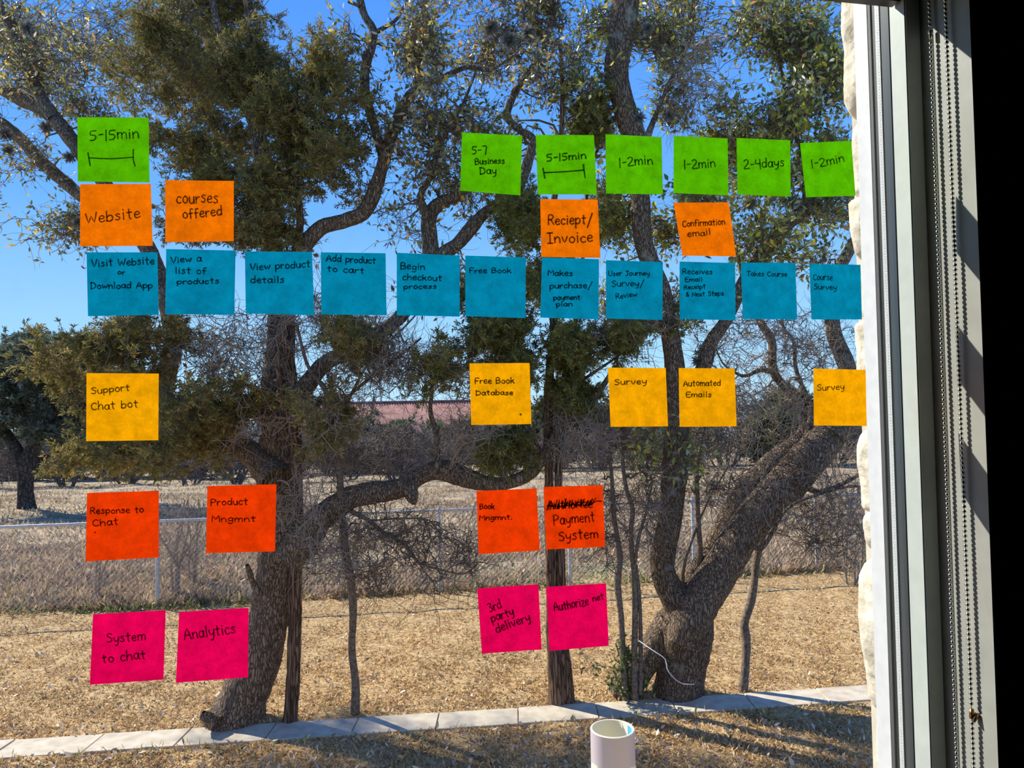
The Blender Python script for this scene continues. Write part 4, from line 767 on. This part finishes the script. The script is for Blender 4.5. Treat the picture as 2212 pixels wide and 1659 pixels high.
NOTES = [
 ('green', ((167, 253), (321, 254), (323, 394), (168, 392)), [('5-15min', 195, 304, 300, 298, 21)], [[(192.5, 341), (240, 343), (288, 339.5)], [(190, 330), (195, 358)], [(288, 323), (288, 345), (292, 359)]], 3.0, 'green sticky note at upper left reading 5-15min, above the Website note'),
 ('green', ((998, 286), (1128, 293), (1124, 422), (994, 412)), [('5-7', 1020, 333, 1050, 333, 16), ('Business', 1027, 355.5, 1090, 352.5, 12), ('Day', 1038, 377, 1072, 375, 15)], [], 3.0, 'green sticky note reading 5-7 Business Day'),
 ('green', ((1157, 291), (1283, 292), (1289, 420), (1162, 420)), [('5-15min', 1182, 348.5, 1266, 342.6, 15)], [[(1175, 373), (1218, 371), (1260, 367.5)], [(1173, 363.5), (1177, 385)], [(1260, 355.5), (1264, 384)]], 3.4, 'green sticky note reading 5-15min, above the receipt and invoice note'),
 ('green', ((1308, 290), (1429, 296), (1432, 420), (1309, 418)), [('1-2min', 1338, 360.5, 1410, 354.5, 19)], [], 3.0, 'first of the green sticky notes reading 1-2min, no orange note under it'),
 ('green', ((1455, 293), (1572, 299), (1573, 422), (1455, 417)), [('1-2min', 1478, 365, 1545, 361, 18)], [], 2.8, 'green sticky note reading 1-2min, directly above the Confirmation email note'),
 ('green', ((1591, 298), (1707, 303), (1708, 425), (1593, 420)), [('2-4days', 1608, 365, 1694, 359, 18)], [], 2.8, 'green sticky note reading 2-4 days'),
 ('green', ((1728, 309), (1839, 304), (1848, 423), (1741, 426)), [('1-2min', 1754, 363, 1824, 350, 18)], [], 2.6, 'rightmost tilted green sticky note reading 1-2min, overlapping the stone edge'),
 ('orange', ((173, 398), (326, 397), (330, 531), (173, 532)), [('Website', 187, 483, 303, 470, 22)], [], 3.2, 'orange sticky note reading Website'),
 ('orange', ((357, 389), (505, 391), (505, 521), (357, 523)), [('courses', 382, 440, 471, 438, 24), ('offered', 396, 474, 480, 465, 19)], [], 3.2, 'orange sticky note reading courses offered'),
 ('orange', ((1167, 430), (1291, 431), (1297, 557), (1169, 555)), [('Reciept/', 1185, 485, 1278, 484, 20), ('Invoice', 1183, 526, 1280, 521.6, 21)], [], 3.4, 'orange sticky note reading Reciept / Invoice'),
 ('orange', ((1455, 438), (1574, 437), (1590, 554), (1474, 552)), [('Confirmation', 1475, 490, 1566, 485, 13), ('email', 1486, 511.7, 1535, 507, 13)], [], 2.6, 'slanting orange sticky note reading Confirmation email'),
 ('blue', ((187, 545), (340, 545), (343, 680), (190, 683)), [('Visit Website', 199, 577, 333, 570, 15), ('or', 255, 593.5, 270, 592, 9), ('Download App', 197, 624, 329, 622, 13)], [], 3.0, 'blue sticky note reading Visit Website or Download App'),
 ('blue', ((359, 538), (509, 541), (506, 680), (357, 679)), [('View a', 370, 568, 435, 564, 13), ('list of', 379, 591, 445, 591, 13), ('products', 383, 614, 473, 612, 11)], [], 3.0, 'blue sticky note reading View a list of products'),
 ('blue', ((529, 543), (674, 544), (679, 681), (531, 677)), [('View product', 541.6, 584, 670, 577, 14), ('details', 541.6, 612, 614, 610, 13)], [], 3.0, 'blue sticky note reading View product details'),
 ('blue', ((693, 545), (833, 547), (835, 681), (694, 679)), [('Add product', 705, 564, 811, 569, 13), ('to cart', 707, 586, 786, 591, 12)], [], 3.0, 'blue sticky note reading Add product to cart'),
 ('blue', ((857, 546), (993, 552), (993, 684), (857, 681)), [('Begin', 866, 581, 917, 583, 13), ('checkout', 870, 605, 954, 606, 12), ('process', 872.5, 624, 943, 623, 9.5)], [], 2.8, 'blue sticky note reading Begin checkout process'),
 ('blue', ((1005, 552), (1136, 556), (1135, 687), (1005, 683)), [('Free Book', 1015, 590, 1104, 590, 11)], [], 2.6, 'blue sticky note reading Free Book'),
 ('blue', ((1171, 556), (1294, 560), (1293, 690), (1167, 686)), [('Makes', 1184, 595, 1237, 596, 12), ('purchase/', 1188, 623, 1278, 622, 12), ('payment', 1196, 648, 1253, 647, 10), ('plan', 1202, 662, 1236, 661, 10)], [], 2.8, 'blue sticky note reading Makes purchase / payment plan'),
 ('blue', ((1309, 562), (1432, 566), (1431, 691), (1309, 688)), [('User Journey', 1315, 596, 1403, 595, 10), ('Survey/', 1322, 619, 1390, 618, 12), ('Review', 1331.5, 646, 1376, 640, 11)], [], 2.4, 'blue sticky note reading User Journey Survey / Review'),
 ('blue', ((1468, 565), (1588, 568), (1589, 692), (1468, 689)), [('Receives', 1475, 592, 1539, 592, 11), ('Email', 1481, 608, 1517, 608, 9), ('Receipt', 1478, 625, 1524, 623, 9), ('& Next Steps', 1482, 641, 1563, 638, 9.5)], [], 2.4, 'blue sticky note reading Receives Email Receipt & Next Steps'),
 ('blue', ((1600, 567), (1718, 568), (1722, 690), (1605, 689)), [('Takes Course', 1613.6, 596, 1700, 597.5, 10)], [], 2.2, 'blue sticky note reading Takes Course'),
 ('blue', ((1748, 570), (1859, 572), (1862, 690), (1753, 690)), [('Course', 1757, 604, 1798, 605.6, 13), ('Survey', 1758.7, 624.6, 1807, 626, 11)], [], 2.2, 'rightmost blue sticky note reading Course Survey'),
 ('yellow', ((187, 806), (343, 807), (342, 951), (186, 953)), [('Support', 198, 850, 280, 844, 14), ('Chat bot', 198, 886, 298, 879, 16)], [], 2.8, 'yellow sticky note at left reading Support Chat bot'),
 ('yellow', ((1014, 785), (1144, 784), (1148, 916), (1018, 918)), [('Free Book', 1027, 829, 1111, 827.5, 12), ('Database', 1029, 854, 1108, 852.7, 10)], [[(1122, 893), (1126, 893), (1126, 896), (1122, 896), (1123, 893), (1125, 896)]], 2.8, 'yellow sticky note reading Free Book Database, with an ink dot'),
 ('yellow', ((1313, 794), (1438, 795), (1443, 921), (1319, 922)), [('Survey', 1328, 831.7, 1396.6, 829, 12)], [], 2.6, 'yellow sticky note reading Survey, left of the Automated Emails note'),
 ('yellow', ((1466, 795), (1587, 796), (1591, 921), (1468, 922)), [('Automated', 1476.5, 834.5, 1556.4, 833, 12), ('Emails', 1483.5, 858, 1537, 857, 11)], [], 2.6, 'yellow sticky note reading Automated Emails'),
 ('yellow', ((1757, 796), (1870, 799), (1872, 920), (1758, 919)), [('Survey', 1766, 844, 1823.6, 841, 12)], [], 2.2, 'rightmost yellow sticky note reading Survey, touching the white frame'),
 ('red', ((188, 1065), (343, 1060), (343, 1204), (185, 1213)), [('Response to', 196, 1110.5, 310, 1106.6, 13), ('Chat', 201, 1137, 255.5, 1132, 14)], [[(204, 1149), (206, 1151)]], 2.8, 'red sticky note reading Response to Chat'),
 ('red', ((448, 1050), (597, 1046), (594, 1191), (445, 1195)), [('Product', 456, 1091.6, 535, 1089.7, 14), ('Mngmnt', 458, 1127.5, 552, 1126.5, 13)], [], 2.8, 'red sticky note reading Product Mngmnt'),
 ('red', ((1029, 1061), (1159, 1055), (1166, 1189), (1034, 1197)), [('Book', 1036.8, 1099.5, 1068, 1099.5, 11), ('Mngmnt.', 1036, 1124, 1105.5, 1122, 10)], [], 2.8, 'red sticky note reading Book Mngmnt'),
 ('red', ((1174, 1052), (1302, 1048), (1307, 1181), (1180, 1187)), [('Payment', 1197, 1133.5, 1285, 1126, 20), ('System', 1208, 1168, 1292, 1161, 20)], 'scribble', 3.0, 'red sticky note reading Payment System under a scribbled-out word'),
 ('pink', ((201, 1327), (358, 1318), (353, 1468), (194, 1479)), [('System', 231.5, 1388.6, 314.6, 1383, 18), ('to chat', 221.5, 1432, 314.6, 1423, 19)], [], 3.0, 'pink sticky note reading System to chat'),
 ('pink', ((387, 1322), (537, 1313), (536, 1463), (380, 1475)), [('Analytics', 398.7, 1382, 509, 1367, 22)], [], 3.2, 'pink sticky note reading Analytics'),
 ('pink', ((1031, 1271), (1163, 1262), (1170, 1403), (1041, 1412)), [('3rd', 1058, 1322.5, 1084.5, 1313, 19), ('party', 1063.5, 1343.5, 1110.6, 1328, 17), ('delivery', 1073.7, 1367.3, 1146, 1339, 18)], [], 3.2, 'pink sticky note reading 3rd party delivery'),
 ('pink', ((1180, 1268), (1309, 1260), (1315, 1395), (1187, 1406)), [('Authorize', 1198, 1321, 1272, 1306.6, 18), ('net', 1281.3, 1298.6, 1305, 1294, 13)], [], 3.0, 'pink sticky note right of 3rd party delivery, one line of writing near its top'),
]
for ni, (colr, cs, lines, extra, sw, label) in enumerate(NOTES):
    g = np.random.default_rng(500+ni); curlb = g.uniform(.0005, .004); curls = g.uniform(-.002, .002)
    c4 = [np.array(c, float) for c in cs]
    def off(s, t): return .0008 + curlb*np.clip(t-.25, 0, 1)**2 + abs(curls)*np.clip(t-.3, 0, 1)*(s if curls > 0 else 1-s)
    n = 14; V = []
    for j in range(n+1):
        for i in range(n+1):
            s, t = i/n, j/n; q = (c4[0]*(1-s)+c4[1]*s)*(1-t)+(c4[3]*(1-s)+c4[2]*s)*t
            V.append(tuple(on_glass(q[0], q[1], -.006+off(s, t))))
    Fc = [(j*(n+1)+i, (j+1)*(n+1)+i, (j+1)*(n+1)+i+1, j*(n+1)+i+1) for j in range(n) for i in range(n)]
    root = mesh('sticky_note', V, Fc, NM[colr], None, smooth=True); tag(root, label, 'sticky note', colr+' sticky notes on the window')
    st = []
    for ln in lines: st += text_strokes(*ln, g)
    if extra == 'scribble':
        z = [];
        for k in range(34): z += [(1183+k*2.9+g.normal(0, 1), 1100-k*.25+g.normal(0, 2)), (1187+k*3.0+g.normal(0, 1), 1082-k*.1+g.normal(0, 3))]
        st += [np.array(z), np.array([(1182, 1092), (1210, 1094), (1240, 1090), (1270, 1092), (1290, 1082), (1299, 1083)])]
        st += text_strokes('Authorize', 1184, 1100, 1280, 1096, 18, g)
    elif 'ink dot' in label: pass
    else: st += [smooth2(e) if len(e) > 2 else np.array(e, float) for e in extra]
    A_ = np.array([c4[1]-c4[0], c4[3]-c4[0]]).T; Ai = np.linalg.inv(A_); acc = Acc()
    for s_ in st:
        s_ = np.array(s_, float)
        d = nrm(np.gradient(s_, axis=0)); nn = np.stack([-d[:, 1], d[:, 0]], 1)*sw*.5*(1+.12*g.normal(0, 1, (len(s_), 1)))
        s_ = s_.copy(); s_[0] -= d[0]*sw*.3; s_[-1] += d[-1]*sw*.3
        V = []
        for p, q in zip(s_, nn):
            for r_ in (p+q, p-q):
                st_ = Ai@(r_-c4[0]); V.append(tuple(on_glass(r_[0], r_[1], -.006+.0004+off(float(np.clip(st_[0], 0, 1)), float(np.clip(st_[1], 0, 1))))))
        m_ = len(s_); acc.add(np.array(V), np.array([(2*k, 2*k+1, 2*k+3, 2*k+2) for k in range(m_-1)]))
    acc.build('handwriting', INK, root)
    if 'ink dot' in label:
        mesh('ink_dot', [tuple(on_glass(1124+2.6*math.cos(a), 894.7+2.6*math.sin(a), -.0045)) for a in np.arange(12)/12*2*math.pi], [tuple(range(12))], INK, root)
